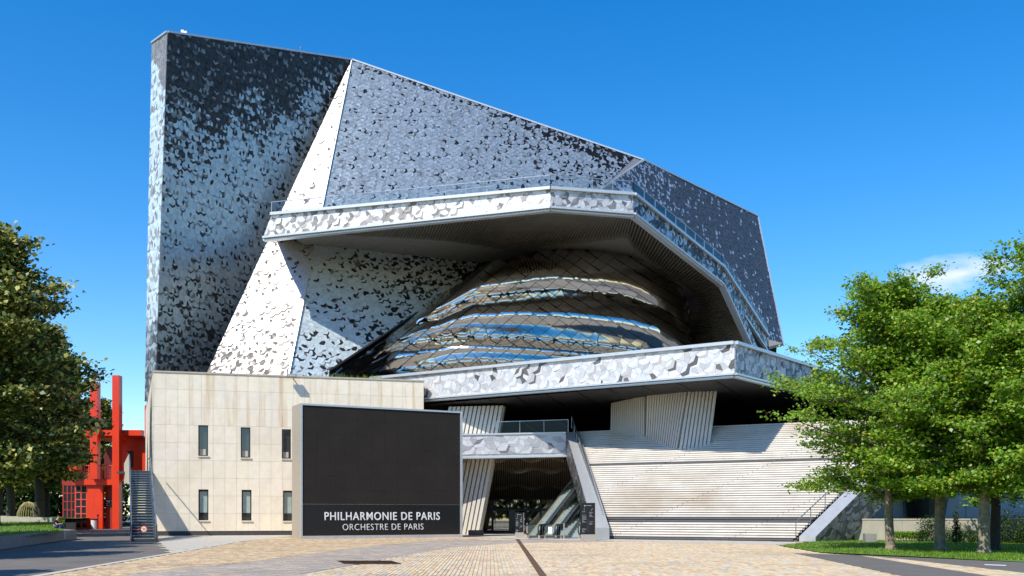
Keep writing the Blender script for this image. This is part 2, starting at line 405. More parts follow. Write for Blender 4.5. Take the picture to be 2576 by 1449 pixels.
# right upper wall
Cpt = onplane(810, 510, plS); FOLD = P(1620, 403, 106)
plC = plane(APEX, Cpt, FOLD)
Cp = [APEX, FOLD, onplane(1500, 487, plC), onplane(1455, 530, plC), onplane(803, 545, plC)]
wallface(Cp, 'upper_wall', thick=.5)
def toneC(p, bi):
    x, y = pxof(p); top = 150+(x-885)*.344; d = y-top
    nse = mnoise.noise(Vector((x*.015, y*.015, 13)))*.1+mnoise.noise(Vector((x*.06, y*.06, 1)))*.06
    pd = .035+nse+max(0, (x-1180)/440)*.4*max(.25, 1-d/260)
    if d < 14+max(0, x-1100)*.06: pd += .3
    return grey_pick(max(.02, pd), (.36, .42, .48), .02)
tile_wall(Cp, .58, 1.6, 1.35, toneC)
# far right wall
plD = plane(FOLD, P(1905, 543, 122), P(1970, 869, 117))
Dp = [FOLD, P(1905, 543, 122), P(1970, 869, 117), onplane(1933, 860, plD), onplane(1817, 700, plD), onplane(1600, 515, plD), onplane(1500, 487, plD)]
# two convex pieces
Dp1 = [Dp[0], Dp[1], Dp[2], Dp[3], Dp[4]]; Dp2 = [Dp[0], Dp[4], Dp[5], Dp[6]]
for q in (Dp1, Dp2): wallface(q, 'end_wall', thick=.5)
def toneD(p, bi):
    x, y = pxof(p); band = 493+(x-1593)*.81 if x < 1816 else 674+(x-1816)*1.5
    d = band-y; top = 403+(x-1620)*.49
    pl_ = .02+.4*math.exp(-max(0, d)/30)*(1 if 1650 < x else .6)+max(0, (1730-x)/150)*.45+.05*math.exp(-(y-top)/60)
    pl_ *= .6+.8*mnoise.noise(Vector((x*.03, y*.03, 4)))+.3
    if random.random() < pl_: return g3(random.choice((.6, .7)), 0)
    return g3(random.choice((.13, .15, .17, .12)), .05)
tile_wall(Dp1, .6, 1.5, 1.35, toneD); tile_wall(Dp2, .6, 1.5, 1.35, toneD)
# underside of the end wall
u1 = onplane(1933, 860, plD); u2 = P(1970, 869, 117)
mb = MB(); mb.prism([u1-Vector((0, 0, .02)), u2-Vector((0, 0, .02)), P(1934, 879, 108)], Vector((0, 0, .3))); mb.build('end_soffit', CONC, hall)
mb = MB()   # parapet trims along the skyline and the fold
for a, b_ in ((A1, A0), (A0, APEX), (APEX, FOLD), (FOLD, P(1905, 543, 122)), (P(1905, 543, 122), P(1970, 869, 117))):
    mb.bar(a, b_, .3, .16)
mb.bar(FOLD+Vector((0, -.25, 0)), onplane(1500, 487, plC)+Vector((0, -.25, 0)), .26, .2)
mb.bar(onplane(885, 153, plS)+Vector((0, -.1, 0)), onplane(716, 1000, plS)+Vector((0, -.1, 0)), .12, .12)
mb.build('edge_trim', TRIM, hall)
# closing roof and rear of the hall
mb = MB(); back = [A1+Vector((6, 34, 0)), APEX+Vector((4, 34, 0)), FOLD+Vector((2, 34, 0)), P(1905, 543, 122)+Vector((0, 24, 0))]
fr = [A1, APEX, FOLD, P(1905, 543, 122)]; fr0 = [A0]+fr[1:]
mb.poly([A0+Vector((0, .5, -.3)), APEX+Vector((0, .5, -.3)), back[1], back[0], A1+Vector((.3, .5, -.3))])
mb.poly([APEX+Vector((0, .5, -.3)), FOLD+Vector((0, .5, -.3)), back[2], back[1]])
mb.poly([FOLD+Vector((0, .5, -.3)), P(1905, 543, 122)+Vector((0, .5, -.3)), back[3], back[2]])
gnd = [Vector((p.x, p.y, 0)) for p in back]
for i in range(3): mb.poly([back[i], back[i+1], gnd[i+1], gnd[i]])
mb.poly([A1+Vector((.3, .5, -.3)), back[0], gnd[0], Vector((A1.x+.3, A1.y+.5, 0))])
mb.poly([P(1905, 543, 122)+Vector((0, .5, 0)), back[3], gnd[3], Vector((u2.x-1, u2.y+1, 12)), u2+Vector((-.5, 1, 0))])
mb.build('rear_shell', SIDEGREY, hall)

# ---- upper balcony band
E0 = P(683, 543, 84.8); E1 = P(1385, 478, 78); E2 = P(1593, 493, 79.5); E3 = P(1816, 674, 92); E4 = P(1930, 849, 104)
e0 = P(663, 596, 84.2); e1 = P(1385, 520, 78); e2 = P(1593, 536, 79.5); e3 = P(1817, 713, 92); e4 = P(1930, 883, 104)
ms = P(1871, 793, 97.5); l1 = P(1907, 878, 101); l0 = P(1889, 872, 99.5)
def vpl(a, b_): n_ = (b_-a).cross(Vector((0, 0, 1))).normalized(); return (a, n_)
e0 = onplane(663, 596, vpl(E0, E1)); pv4 = vpl(E3, E4); ms = onplane(1871, 793, pv4); l1 = onplane(1907, 878, pv4); l0 = onplane(1889, 872, pv4); E3 = P(1816.5, 674, 92); e3 = P(1816.5, 713, 92)
bands = [([E0, E1, e1, e0], 0), ([E1, E2, e2, e1], 1), ([E2, E3, e3, e2], 2), ([E3, E4, e4, ms], 3), ([E3, ms, l1, l0, e3], 3)]
def toneE(k):
    def f(p, bi):
        x, y = pxof(p); n_ = mnoise.noise(Vector((x*.03, y*.04, 2)))
        if k == 0:
            pm = .16+.35*max(0, n_)+(.2 if x < 1150 else -.02)
            return g3(random.choice((.2, .28, .34)), .08) if random.random() < pm else g3(random.choice((.62, .7, .76)), .02)
        if k == 1: return g3(random.choice((.16, .24, .3)), .02) if random.random() < .18 else g3(random.choice((.5, .58, .66)), .01)
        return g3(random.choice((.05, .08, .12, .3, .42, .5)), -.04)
    return f
for q, k in bands:
    mb = MB(); qq = [Vector(p) for p in q]; n = (qq[1]-qq[0]).cross(qq[2]-qq[0]).normalized()
    if n.dot(qq[0]-Vector((0, 0, CAMH))) < 0: n = -n
    mb.prism(qq, n*.35); mb.build('balcony_fascia', SIDEGREY, hall)
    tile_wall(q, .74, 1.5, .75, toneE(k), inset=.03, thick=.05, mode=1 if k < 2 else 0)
mb = MB()
tops = [E0, E1, E2, E3, E4]; bots = [e0, e1, e2, e3, l0]
up = Vector((0, 0, .12))
for a, b_ in zip(tops[:-1], tops[1:]): mb.bar(a+up, b_+up, .6, .24)
for k, (a, b_) in enumerate(zip(bots[:-1], bots[1:])):
    mb.bar(a-up*.6, b_-up*.6, .5, .16); mb.bar(a-up*2.1+Vector((0, .25, 0)), b_-up*2.1+Vector((0, .25, 0)), .5, .14)
mb.bar(ms, e4, .3, .15)
mb.build('balcony_ledge', TRIM, hall)
# terrace deck behind the band
mb = MB(); dk = Vector((0, 0, -.35))
cL = onplane(700, 560, plB)
for q in ([E0+dk, E1+dk, Vector((E1.x, 99, E1.z-.35)), Vector((E0.x+2, 99, E0.z-.35))], [E1+dk, E2+dk, Vector((E2.x+3, 104, E2.z-.35)), Vector((E1.x, 99, E1.z-.35))],
          [E2+dk, E3+dk, E3+Vector((3, 20, -.35)), Vector((E2.x+3, 104, E2.z-.35))], [E3+dk, E4+dk, E4+Vector((1, 12, -.35)), E3+Vector((3, 20, -.35))]): mb.poly(q)
mb.build('terrace_deck', CONC, hall)
# ---- canopy soffit with ribs (ruled between the outer band edge and the inner walls)
plG = plane(onplane(797, 585, plS), onplane(722, 950, plS), P(1235, 660, 100))
outer = [e0, lerp(e0, e1, .28), lerp(e0, e1, .62), e1, e2, e3, l0]
inner = [onplane(690, 600, plS)+Vector((0, .6, .4)), onplane(797, 583, plG)+Vector((0, .6, .5)), P(1060, 618, 100), P(1240, 662, 104), P(1560, 640, 106), P(1735, 740, 108), P(1740, 905, 107)]
def polyat(pl, t):
    n_ = len(pl)-1; i = min(n_-1, int(t*n_)); return lerp(pl[i], pl[i+1], t*n_-i)
mb = MB()
NS = 36
for i in range(NS):
    a, b_ = polyat(outer, i/NS), polyat(outer, (i+1)/NS); c, d = polyat(inner, (i+1)/NS), polyat(inner, i/NS)
    mb.poly([a, b_, lerp(b_, c, .5)-Vector((0, 0, .35)), lerp(a, d, .5)-Vector((0, 0, .35))]); mb.poly([lerp(a, d, .5)-Vector((0, 0, .35)), lerp(b_, c, .5)-Vector((0, 0, .35)), c, d])
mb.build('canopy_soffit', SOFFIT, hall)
mb = MB(); NR = 200
for i in range(1, NR):
    t = i/NR; a, d = polyat(outer, t), polyat(inner, t); m_ = lerp(a, d, .5)-Vector((0, 0, .35))
    dn = Vector((0, -.05, -.17)) if t < .83 else Vector((-.16, -.1, 0))
    w2 = .065
    for p, q in ((a, m_), (m_, d)):
        ax = (q-p).normalized(); s = ax.cross(dn).normalized()*w2
        mb.obox(p-s+dn*.2, s*2, dn, q-p)
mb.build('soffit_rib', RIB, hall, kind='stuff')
# inner wall under the canopy
Gp = [onplane(797, 585, plG), onplane(1240, 660, plG), onplane(830, 930, plG), onplane(826, 1005, plG), onplane(712, 1005, plG)]
Gp = [onplane(797, 583, plG), onplane(1246, 655, plG), onplane(828, 930, plG), onplane(822, 1005, plG), onplane(712, 1005, plG)]
wallface([Gp[0], Gp[1], Gp[2], Gp[3], Gp[4]], 'inner_wall', thick=.5)
def toneG(p, bi):
    x, y = pxof(p); t = (x-760)/400; n_ = mnoise.noise(Vector((x*.02, y*.02, 7)))*.2
    pd = .09+n_+.42*max(0, min(1, (x-900+ (y-640)*.4)/330))*(1 if y > 640 else .6)
    return grey_pick(max(.05, min(.9, pd)), (.6, .66, .72), .02)
Gc1 = [Gp[0], Gp[1], Gp[2], onplane(735, 880, plG)]
tile_wall([Gp[0], Gp[1], Gp[2], Gp[4]], .6, 1.55, .5, toneG, mode=1)
tile_wall([Gp[4], Gp[2], Gp[3]], .6, 1.55, .5, toneG, mode=1)

# ---- mirror steel bulge
def interp(px, tab):
    if px <= tab[0][0]: return tab[0][1]
    for (a, b_), (c, d) in zip(tab[:-1], tab[1:]):
        if px <= c:
            t = (px-a)/(c-a); t2 = t*t*(3-2*t)*.4+t*.6; return b_+(d-b_)*t2
    return tab[-1][1]
TOPC = [(800, 953), (828, 930), (1000, 815), (1131, 727), (1233, 658), (1374, 628), (1509, 617), (1625, 640), (1695, 684), (1722, 727), (1736, 815), (1744, 900)]
C12 = [(800, 960), (900, 900), (1080, 800), (1200, 745), (1400, 727), (1560, 742), (1680, 782), (1744, 880)]
C23 = [(800, 962), (900, 920), (1010, 868), (1150, 846), (1300, 848), (1500, 866), (1650, 884), (1744, 905)]
C34 = [(800, 965), (900, 950), (1010, 925), (1200, 905), (1400, 915), (1744, 960)]
BOT = [(800, 975), (1744, 1010)]
CUR = [TOPC, C12, C23, C34, BOT]
def blobD(px, py):
    ys = [interp(px, c) for c in CUR]
    s_ = max(0., min(1., (px-800)/944.))
    edge = min(1, (1744-px)/120.) if px > 1624 else 1
    base = 96.5-7.5*math.sin(math.pi*min(1, s_*1.06)**1.0)**.9+ (1-math.sqrt(max(0, 1-(1-edge)**2)))*9
    amp = [1.3, 2.1, 1.5, 1.1]; D = base; lf = max(.0, min(1, (px-860)/260.))*min(1, max(0, (1750-px)/90.))
    for k in range(4):
        a, b_ = ys[k], ys[k+1]
        if py <= b_ or k == 3:
            t = max(0, min(1, (py-a)/max(6, b_-a))); h = min(1, (b_-a)/45.)
            D -= amp[k]*h*lf*((.5-.5*math.cos(2*math.pi*t**.92))**.62 if 0 < t < 1 else 0)
            if k == 0: D += 4*(1-t)**2
            break
    return D
def blobP(px, py): return P(px, py, blobD(px, py))
mb = MB(); us = np.linspace(800, 1744, 110); nv = 60; idx = {}
for i, u_ in enumerate(us):
    t0 = interp(u_, TOPC); t1 = 1000
    for j in range(nv+1):
        p = blobP(u_, t0+(t1-t0)*j/nv); p.y += .13; idx[i, j] = len(mb.v); mb.v.append(tuple(p))
for i in range(len(us)-1):
    for j in range(nv): mb.face((idx[i, j], idx[i+1, j], idx[i+1, j+1], idx[i, j+1]))
bulge = mb.build('steel_bulge', SEAM, hall, smooth=True)
panels = []
sx, sy = 21.0, 15.5      # half diagonals of one diamond, at the bulge's distance
for a in range(-5, 60):
    for b_ in range(-45, 45):
        cx = 810+(a+b_)*sx+ (a-b_)*3; cy = 640+(a-b_)*sy
        if not (805 < cx < 1738): continue
        sh = 10*math.sin((cx-1000)/260.)
        cy += sh
        if cy < interp(cx, TOPC)+4 or cy > 985: continue
        if cx < 1050 and cy > 975: continue
        panels.append((cx, cy))
panels = [p for p in panels]
def diamond(cx, cy):
    m_ = MB(); n_ = 5; ids = {}
    tilt = rng.normal(0, .03, 2)
    c = Vector((cx, cy)); e1_ = Vector((sx, sy+ (3 if False else 0))); e2_ = Vector((sx, -sy))
    cs = (1744-cx)/120.; f_ = .972
    for i in range(n_+1):
        for j in range(n_+1):
            s_, t_ = (i/n_-.5)*f_, (j/n_-.5)*f_
            x = cx+s_*(sx+3)+t_*(sx-3); y = cy+s_*sy-t_*sy
            x = max(801, min(1743, x)); y = max(y, interp(x, TOPC)+.5)
            p = blobP(x, y); p.y += -.06+tilt[0]*s_+tilt[1]*t_-.05*(s_-t_)
            # shallow pillow across each sheet
            p.y += .03*(abs(s_)**2.5+abs(t_)**2.5)
            ids[i, j] = len(m_.v); m_.v.append(tuple(p))
    for i in range(n_):
        for j in range(n_): m_.face((ids[i, j], ids[i+1, j], ids[i+1, j+1], ids[i, j+1]))
    return m_
vis = [(cx, cy) for cx, cy in panels]
def hidden(cx, cy):
    ytop = 953-(cx-934)*.0974; return cy > ytop+8
front = [p for p in vis if not hidden(*p)]; rest = [p for p in vis if hidden(*p)]
front.sort(key=lambda p: -((p[0]-1300)**2*.4+0)*0-abs(p[1]-interp(p[0], TOPC)))
for i, (cx, cy) in enumerate(front):
    if i < 300: diamond(cx, cy).build('steel_panel', MIRROR, hall, smooth=True)
mb = MB()
for cx, cy in front[300:]+rest:
    d_ = diamond(cx, cy); o_ = len(mb.v); mb.v += d_.v
    for f_ in d_.f: mb.face(tuple(k+o_ for k in f_))
if mb.f: mb.build('steel_panel', MIRROR, hall, smooth=True, kind='stuff')
print('panels', len(front), len(rest))

# ---- lower slab band
Hc = P(1848, 866, 65); Hl = P(934, 955, 84); hc = P(1848, 938, 65); hl = P(1067, 1001, 80.6)
def ext(a, b_, t): return a+(b_-a)*t
plH = plane(Hc, Hl, hc)
hl = onplane(934, 1012, plH)
Hr = P(2075, 936, 77.7); hr0 = P(2021, 983, 74.4); plHr = plane(Hc, Hr, hc); hr = onplane(2075, 996, plHr)
Hr = ext(Hc, Hr, 2.0); hr = ext(hc, hr, 2.0)
def toneH(p, bi):
    if random.random() < .05: return g3(random.choice((.1, .14)), .08)
    return g3(random.choice((.5, .58, .62, .68, .7, .72)), random.choice((.0, .03, .06)))
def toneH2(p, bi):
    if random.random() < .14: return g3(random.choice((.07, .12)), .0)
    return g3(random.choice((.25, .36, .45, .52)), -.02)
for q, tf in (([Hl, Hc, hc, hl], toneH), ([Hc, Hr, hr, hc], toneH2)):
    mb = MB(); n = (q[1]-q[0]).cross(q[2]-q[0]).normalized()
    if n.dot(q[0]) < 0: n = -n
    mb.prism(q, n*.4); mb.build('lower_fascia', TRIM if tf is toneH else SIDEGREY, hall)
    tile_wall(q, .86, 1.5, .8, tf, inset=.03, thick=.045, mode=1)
mb = MB()
for a, b_ in ((Hl, Hc), (Hc, Hr)):
    mb.bar(a+Vector((0, 0, .1)), b_+Vector((0, 0, .1)), .5, .22)
for a, b_ in ((hl, hc), (hc, hr)):
    mb.bar(a-Vector((0, 0, .07)), b_-Vector((0, 0, .07)), .4, .12); mb.bar(a-Vector((0, -.2, .24)), b_-Vector((0, -.2, .24)), .4, .14)
mb.build('lower_ledge', TRIM, hall)
zs = hc.z-.32
BK = 112
mb = MB()
seg = [hl, hc, hr]
pl_ = [Vector((hl.x+.2, hl.y+.3, zs)), Vector((hc.x, hc.y+.35, zs)), Vector((hr.x-.2, hr.y+.2, zs)), Vector((hr.x+2, BK, zs-.3)), Vector((-16, BK, zs-.3))]
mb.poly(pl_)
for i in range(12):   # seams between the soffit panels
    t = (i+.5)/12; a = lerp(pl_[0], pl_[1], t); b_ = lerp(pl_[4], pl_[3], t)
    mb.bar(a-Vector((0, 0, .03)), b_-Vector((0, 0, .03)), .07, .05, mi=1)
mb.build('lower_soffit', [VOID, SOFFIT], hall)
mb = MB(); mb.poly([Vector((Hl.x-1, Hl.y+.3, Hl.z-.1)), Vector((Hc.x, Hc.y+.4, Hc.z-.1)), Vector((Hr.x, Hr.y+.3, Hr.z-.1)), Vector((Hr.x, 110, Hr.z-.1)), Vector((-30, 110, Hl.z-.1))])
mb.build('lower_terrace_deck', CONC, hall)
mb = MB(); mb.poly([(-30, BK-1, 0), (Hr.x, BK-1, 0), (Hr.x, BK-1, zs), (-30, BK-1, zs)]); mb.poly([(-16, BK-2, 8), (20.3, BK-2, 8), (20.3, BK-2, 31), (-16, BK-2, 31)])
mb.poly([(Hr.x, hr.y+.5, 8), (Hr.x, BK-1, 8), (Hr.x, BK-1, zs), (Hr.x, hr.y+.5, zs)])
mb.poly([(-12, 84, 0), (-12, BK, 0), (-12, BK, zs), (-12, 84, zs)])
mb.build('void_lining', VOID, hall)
# closing wall behind the bulge on the right (ribbed interior)
# ------------------------------------------------------------------ grand staircase
bdir = (P(1995, 1362, 59.3)-P(1525, 1356, 64.8)); 
OB = Vector((6.3, 64.8, 0)); OE = Vector((17.2, 59.3, 0)); bdir = (OE-OB).normalized(); gdir = Vector((-bdir.y, bdir.x, 0)); SLP = .7
nS = (-gdir*SLP+Vector((0, 0, 1))).normalized(); plST = (OE.copy(), nS)
stair = thing('grand_staircase', 'wide pale outdoor staircase rising under the overhanging slab of the concert hall', 'staircase', tuple(OB))
LT = onplane(1441, 1088, plST); RT0 = onplane(2112, 1251, plST)
def bg(p): q = p-OB; return q.dot(bdir), q.dot(gdir)
bLT, gLT = bg(LT); bR0, gR0 = bg(OE); bR1, gR1 = bg(RT0)
rise = .16; run = rise/SLP; NST = 52
Gtot = NST*run
DARKK = {0, 7, 8, 33}
for k in range(NST):
    g0 = k*run; t = g0/gLT; bl = bLT*t; br = bR0+(bR1-bR0)*(g0/gR1)
    mb = MB(); z1 = (k+1)*rise; z0 = z1-rise*.72
    # planks laid end to end with staggered joints
    cuts = [bl]; x = bl+.3+((k*.43) % 8.0)
    while x < br-.4:
        if x > bl+.4: cuts.append(x)
        x += 8.0
    cuts.append(br)
    for a, b_ in zip(cuts[:-1], cuts[1:]):
        o = OB+bdir*(a+.012)+gdir*(g0-.04+random.uniform(-.006, .006)); o.z = z0+random.uniform(-.004, .004)
        mb.obox(o, bdir*(b_-a-.024), gdir*(run+.05), Vector((0, 0, z1-z0)))
    mb.build('step', STEPD if k in DARKK else STEP, stair)
mb = MB(); br = bR0+(bR1-bR0)*(Gtot/gR1)
mb.prism([OB+Vector((0, 0, -.1))+gdir*.06, OB+bdir*bR0+gdir*.06+Vector((0, 0, -.1)), OB+bdir*br+gdir*(Gtot+.06)+Vector((0, 0, NST*rise-.1)), OB+bdir*bLT+gdir*(Gtot+.06)+Vector((0, 0, NST*rise-.1))], Vector((0, 0, -.4)))
mb.build('stair_carcass', STEPD, stair)
ZP = NST*rise
mb = MB(); pa = OB+bdir*(bLT-12)+gdir*Gtot; pb = OB+bdir*(br+14)+gdir*Gtot
mb.prism([Vector((pa.x, pa.y, ZP)), Vector((pb.x, pb.y, ZP)), Vector((pb.x+6, BK-1.2, ZP)), Vector((-11.8, BK-1.2, ZP)), Vector((-11.8, 86, ZP))], Vector((0, 0, -.3)))
mb.build('upper_landing', SOFFIT, stair)
# left stringer beam
def beamside(p_top0, p_top1, width_vec, h, name, m_side, parent, tiles=None):
    """sloping box beam from the ground end p_top0 to p_top1 (upper left edge), depth h"""
    a = p_top0; b_ = p_top1; t = (h-a.z)/(b_.z-a.z); m_ = lerp(a, b_, t)
    side = [Vector((a.x, a.y, 0)), Vector((m_.x, m_.y, 0)), b_-Vector((0, 0, h)), b_, a]
    mb = MB(); mb.prism(side, width_vec); o = mb.build(name, m_side, parent)
    return side
s0 = P(1494, 1328, 63.6); s1 = P(1424, 1086, 77.6)
wv = Vector((1.05, .35, 0))
sideL = beamside(s0, s1, wv, 1.95, 'stringer', TRIM, stair)
tile_wall([sideL[0], sideL[1], sideL[2], sideL[3], sideL[4]], .8, 1.0, .6, lambda p, bi: g3(random.choice((.14, .2, .26, .3, .1)), .02), inset=.03, thick=.03, mode=0)
# right stringer beam, seen from its right side
q0 = G(2020, 1366); q0.z = .35; RTT = onplane(2250, 1130, plST)
r_dir = (RT0-OE).normalized()
base = OE+bdir*.35
top_end = base+(OE-OE)+ (RT0-OE)*2.6
a = Vector((base.x, base.y, .3)); b_ = Vector((top_end.x, top_end.y, top_end.z+.5))
wr = bdir*1.0+gdir*-.25
side = [Vector((a.x, a.y, 0)), Vector((lerp(a, b_, .27).x, lerp(a, b_, .27).y, 0)), b_-Vector((0, 0, 2.3)), b_, a]
mb = MB(); mb.prism([p for p in side], wr); mb.build('stringer', TRIM, stair, label='right stringer beam with tiled flank')
sideR = [p+wr*1.005 for p in side]
tile_wall(sideR, .8, 1.0, .6, lambda p, bi: g3(random.choice((.08, .14, .2, .24)), .0), inset=.03, thick=.03, mode=0)
# stair railings
def railing(pts, spacing, h, parent, pane=True, wood=False, r=.03, panemat=None, names=('handrail', 'post', 'glass_pane')):
    mb = MB()
    for a, b_ in zip(pts[:-1], pts[1:]): mb.bar(a+Vector((0, 0, h)), b_+Vector((0, 0, h)), r*2, r*1.6)
    mb.build(names[0], GALV, parent)
    for a, b_ in zip(pts[:-1], pts[1:]):
        L = (b_-a).length; n_ = max(1, int(round(L/spacing)))
        for i in range(n_+1):
            p = lerp(a, b_, i/n_)
            m_ = MB(); m_.bar(p, p+Vector((0, 0, h)), r*1.5, r*1.5); m_.build(names[1], GALV, parent)
            if pane and i < n_:
                q = lerp(a, b_, (i+1)/n_); d = (q-p)*.03
                m_ = MB(); m_.prism([p+d+Vector((0, 0, .08)), q-d+Vector((0, 0, .08)), q-d+Vector((0, 0, h-.06)), p+d+Vector((0, 0, h-.06))], Vector((0, .015, 0)))
                m_.build(names[2], panemat or GLASSR, parent)
rl = thing('stair_railing', 'steel railing running down the left edge of the wide pale staircase', 'railing', tuple(OB))
railing([LT+Vector((-.1, 0, .35)), OB+Vector((-.1, .3, .35))], 1.5, 1.0, rl)
rr = thing('stair_railing', 'steel handrail on the slanted beam at the right foot of the staircase, by the trees', 'railing', tuple(OE))
railing([OE+bdir*.15+Vector((0, 0, .2)), OE+bdir*.15+(RT0-OE)*2.5+Vector((0, 0, .2))], 1.6, 1.0, rr, pane=False)
# upper balcony railing
br_ = thing('balcony_railing', 'thin steel and glass railing along the top of the upper balcony', 'railing', tuple(E1))
railing([p+Vector((0, 0, .2)) for p in (E0, E1, E2, E3, E4)], 1.75, 1.0, br_)
mb = MB(); pts = [lerp(E0, E1, .56)+Vector((0, 1.2, .1)), lerp(E0, E1, .81)+Vector((0, 1.4, .3))]
rp = thing('ramp_rail', 'short pale steel ramp rail standing behind the glass railing of the upper balcony', 'railing', tuple(pts[0]))
railing(pts, 1.7, .95, rp, pane=False)
# ------------------------------------------------------------------ bridge over the entrance
bridge = thing('entrance_bridge', 'walkway bridge with pale bird shaped tiles spanning above the dark entrance', 'bridge', tuple(P(1290, 1150, 77)))
BT0 = P(1100, 1097, 77.5); BT1 = P(1423, 1090, 77.5); BB1 = P(1425, 1147, 77.5); BB0 = P(1100, 1153, 77.5)
mb = MB(); mb.prism([BT0, BT1, BB1, BB0], Vector((0, 2.4, 0))); mb.build('deck_box', TRIM, bridge)
# thin ledges
mb = MB(); mb.bar(BT0+Vector((0, -.05, .05)), BT1+Vector((0, -.05, .05)), .2, .12); mb.bar(BB0+Vector((0, -.05, 0)), BB1+Vector((0, -.05, 0)), .2, .14); mb.build('edge_trim', TRIM, bridge)
BR_T = len(TILES)
tile_wall([BT0-Vector((0, .05, .1)), BT1-Vector((0, .05, .1)), BB1-Vector((0, .05, -.25)), BB0-Vector((0, .05, -.25))], .95, 1.45, .6, lambda p, bi: g3(.2, .05) if random.random() < .04 else g3(random.choice((.42, .5, .6, .66)), .01), inset=.03, thick=.02, mode=2)
brr = thing('bridge_railing', 'dark glass railing with pale steel handrail above the tiled bridge', 'railing', tuple(BT0))
railing([P(1247, 1093, 77.6), BT1+Vector((.2, .1, .1))], 1.9, 1.0, brr)

# ------------------------------------------------------------------ bird tiles: the largest are objects, the rest one mesh
TILES.sort(key=lambda t: -t[0])
counts = {}
rest_b = {}
nind = {'hall': 0, 'bridge': 0}
TM = {0: TILE, 1: BANDTILE, 2: BANDTILE}
for ar, vs_, bs_, tone, mode in TILES:
    own = 'bridge' if mode == 2 else 'hall'
    if nind[own] < 300 and ar > 150:
        nind[own] += 1
        m_ = MB(); n_ = len(vs_); m_.v = [tuple(p) for p in vs_+bs_]; m_.face(tuple(range(n_)), tone)
        for i in range(n_): j = (i+1) % n_; m_.face((j, i, n_+i, n_+j), tone)
        m_.build('bird_tile', TM[mode], bridge if mode == 2 else hall, tone=True)
    else:
        m_ = rest_b.setdefault(own, MB()); b_ = len(m_.v); n_ = len(vs_)
        m_.v += [tuple(p) for p in vs_+bs_]; m_.face(tuple(range(b_, b_+n_)), tone, 1 if mode else 0)
        for i in range(n_): j = (i+1) % n_; m_.face((b_+j, b_+i, b_+n_+i, b_+n_+j), tone, 1 if mode else 0)
for own, m_ in rest_b.items():
    m_.build('bird_tile', [TILE, BANDTILE], bridge if own == 'bridge' else hall, tone=True, kind='stuff')
print('tiles', len(TILES), nind)

# ------------------------------------------------------------------ fin columns
def fin_column(label, TL, TR, BRp, BLp, n, depth=.32, nrm=None):
    t = thing('fin_column', label, 'column', tuple(lerp(BLp, BRp, .5)), 'columns of white metal fins')
    nv_ = (TR-TL).cross(BLp-TL).normalized()
    if nv_.y > 0: nv_ = -nv_
    m_ = MB(); m_.prism([TL-nv_*.35, TR-nv_*.35, BRp-nv_*.35, BLp-nv_*.35], -nv_*.5); m_.build('core', FIN, t)
    for i in range(n):
        a = lerp(TL, TR, (i+.1)/n); b_ = lerp(TL, TR, (i+.8)/n); c = lerp(BLp, BRp, (i+.8)/n); d = lerp(BLp, BRp, (i+.1)/n)
        m_ = MB(); m_.prism([a, b_, c, d], -nv_*depth); m_.build('fin', FIN, t)
    return t
fin_column('leaning white fin column behind the black screen, left of the dark entrance', P(1128, 1023, 80.5), P(1267, 1020, 79.5), P(1205, 1346, 79.5), P(1062, 1346, 80.5), 13)
K = lambda x, y: onplane(x, y, plST)
bl2, br2 = K(1535, 1086), K(1621, 1105)
def up_to(x, y, D): return P(x, y, D)
fin_column('narrow far fin column on the upper stairs, left of the wider one', up_to(1537, 1014, bl2.y+.6), up_to(1622, 996, br2.y+.3), br2, bl2, 17, .2)
bl3, br3 = K(1624, 1108), K(1702, 1137)
fin_column('wide fin column face on the upper stairs, left face of the folded pillar', up_to(1627, 993, bl3.y), up_to(1731, 962, br3.y+.4), br3, bl3, 15, .26)
br4 = K(1788, 1129)
fin_column('right face of the folded fin pillar at the middle of the upper stairs', up_to(1734, 962, br3.y+.4), up_to(1807, 962, br4.y+1.0), br4+Vector((0, .3, 0)), K(1706, 1139), 8, .3)

# ------------------------------------------------------------------ entrance under the bridge
ent = thing('entrance_hall', 'dark entrance with ribbed ceiling and glass doors under the tiled bridge', 'entrance', tuple(P(1320, 1340, 88)))
ED = 90
mb = MB()
zb = 1.7+(HY-1152)/F*78; zd = 1.7+(HY-1262)/F*ED
prof = [(79.9, zb), (82.5, zb-.75), (83.0, zb-.8), (86.5, 4.1), (ED-.2, zd)]
x0, x1 = -5.0, 6.6
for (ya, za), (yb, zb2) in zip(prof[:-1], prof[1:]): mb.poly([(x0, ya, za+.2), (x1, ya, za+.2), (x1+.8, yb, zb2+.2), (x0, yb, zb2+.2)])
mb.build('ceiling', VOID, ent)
mb = MB()
for i in range(74):
    xx = x0+(x1-x0)*i/73+.05
    for k, ((ya, za), (yb, zb2)) in enumerate(zip(prof[:-1], prof[1:])):
        wob = lambda y_: .16*math.sin(i*.35+y_*.9)
        mb.bar((xx, ya, za+wob(ya)), (xx+.02*i/10, yb, zb2+wob(yb)), .05, .3)
mb.build('ceiling_rib', RIB, ent, kind='stuff')
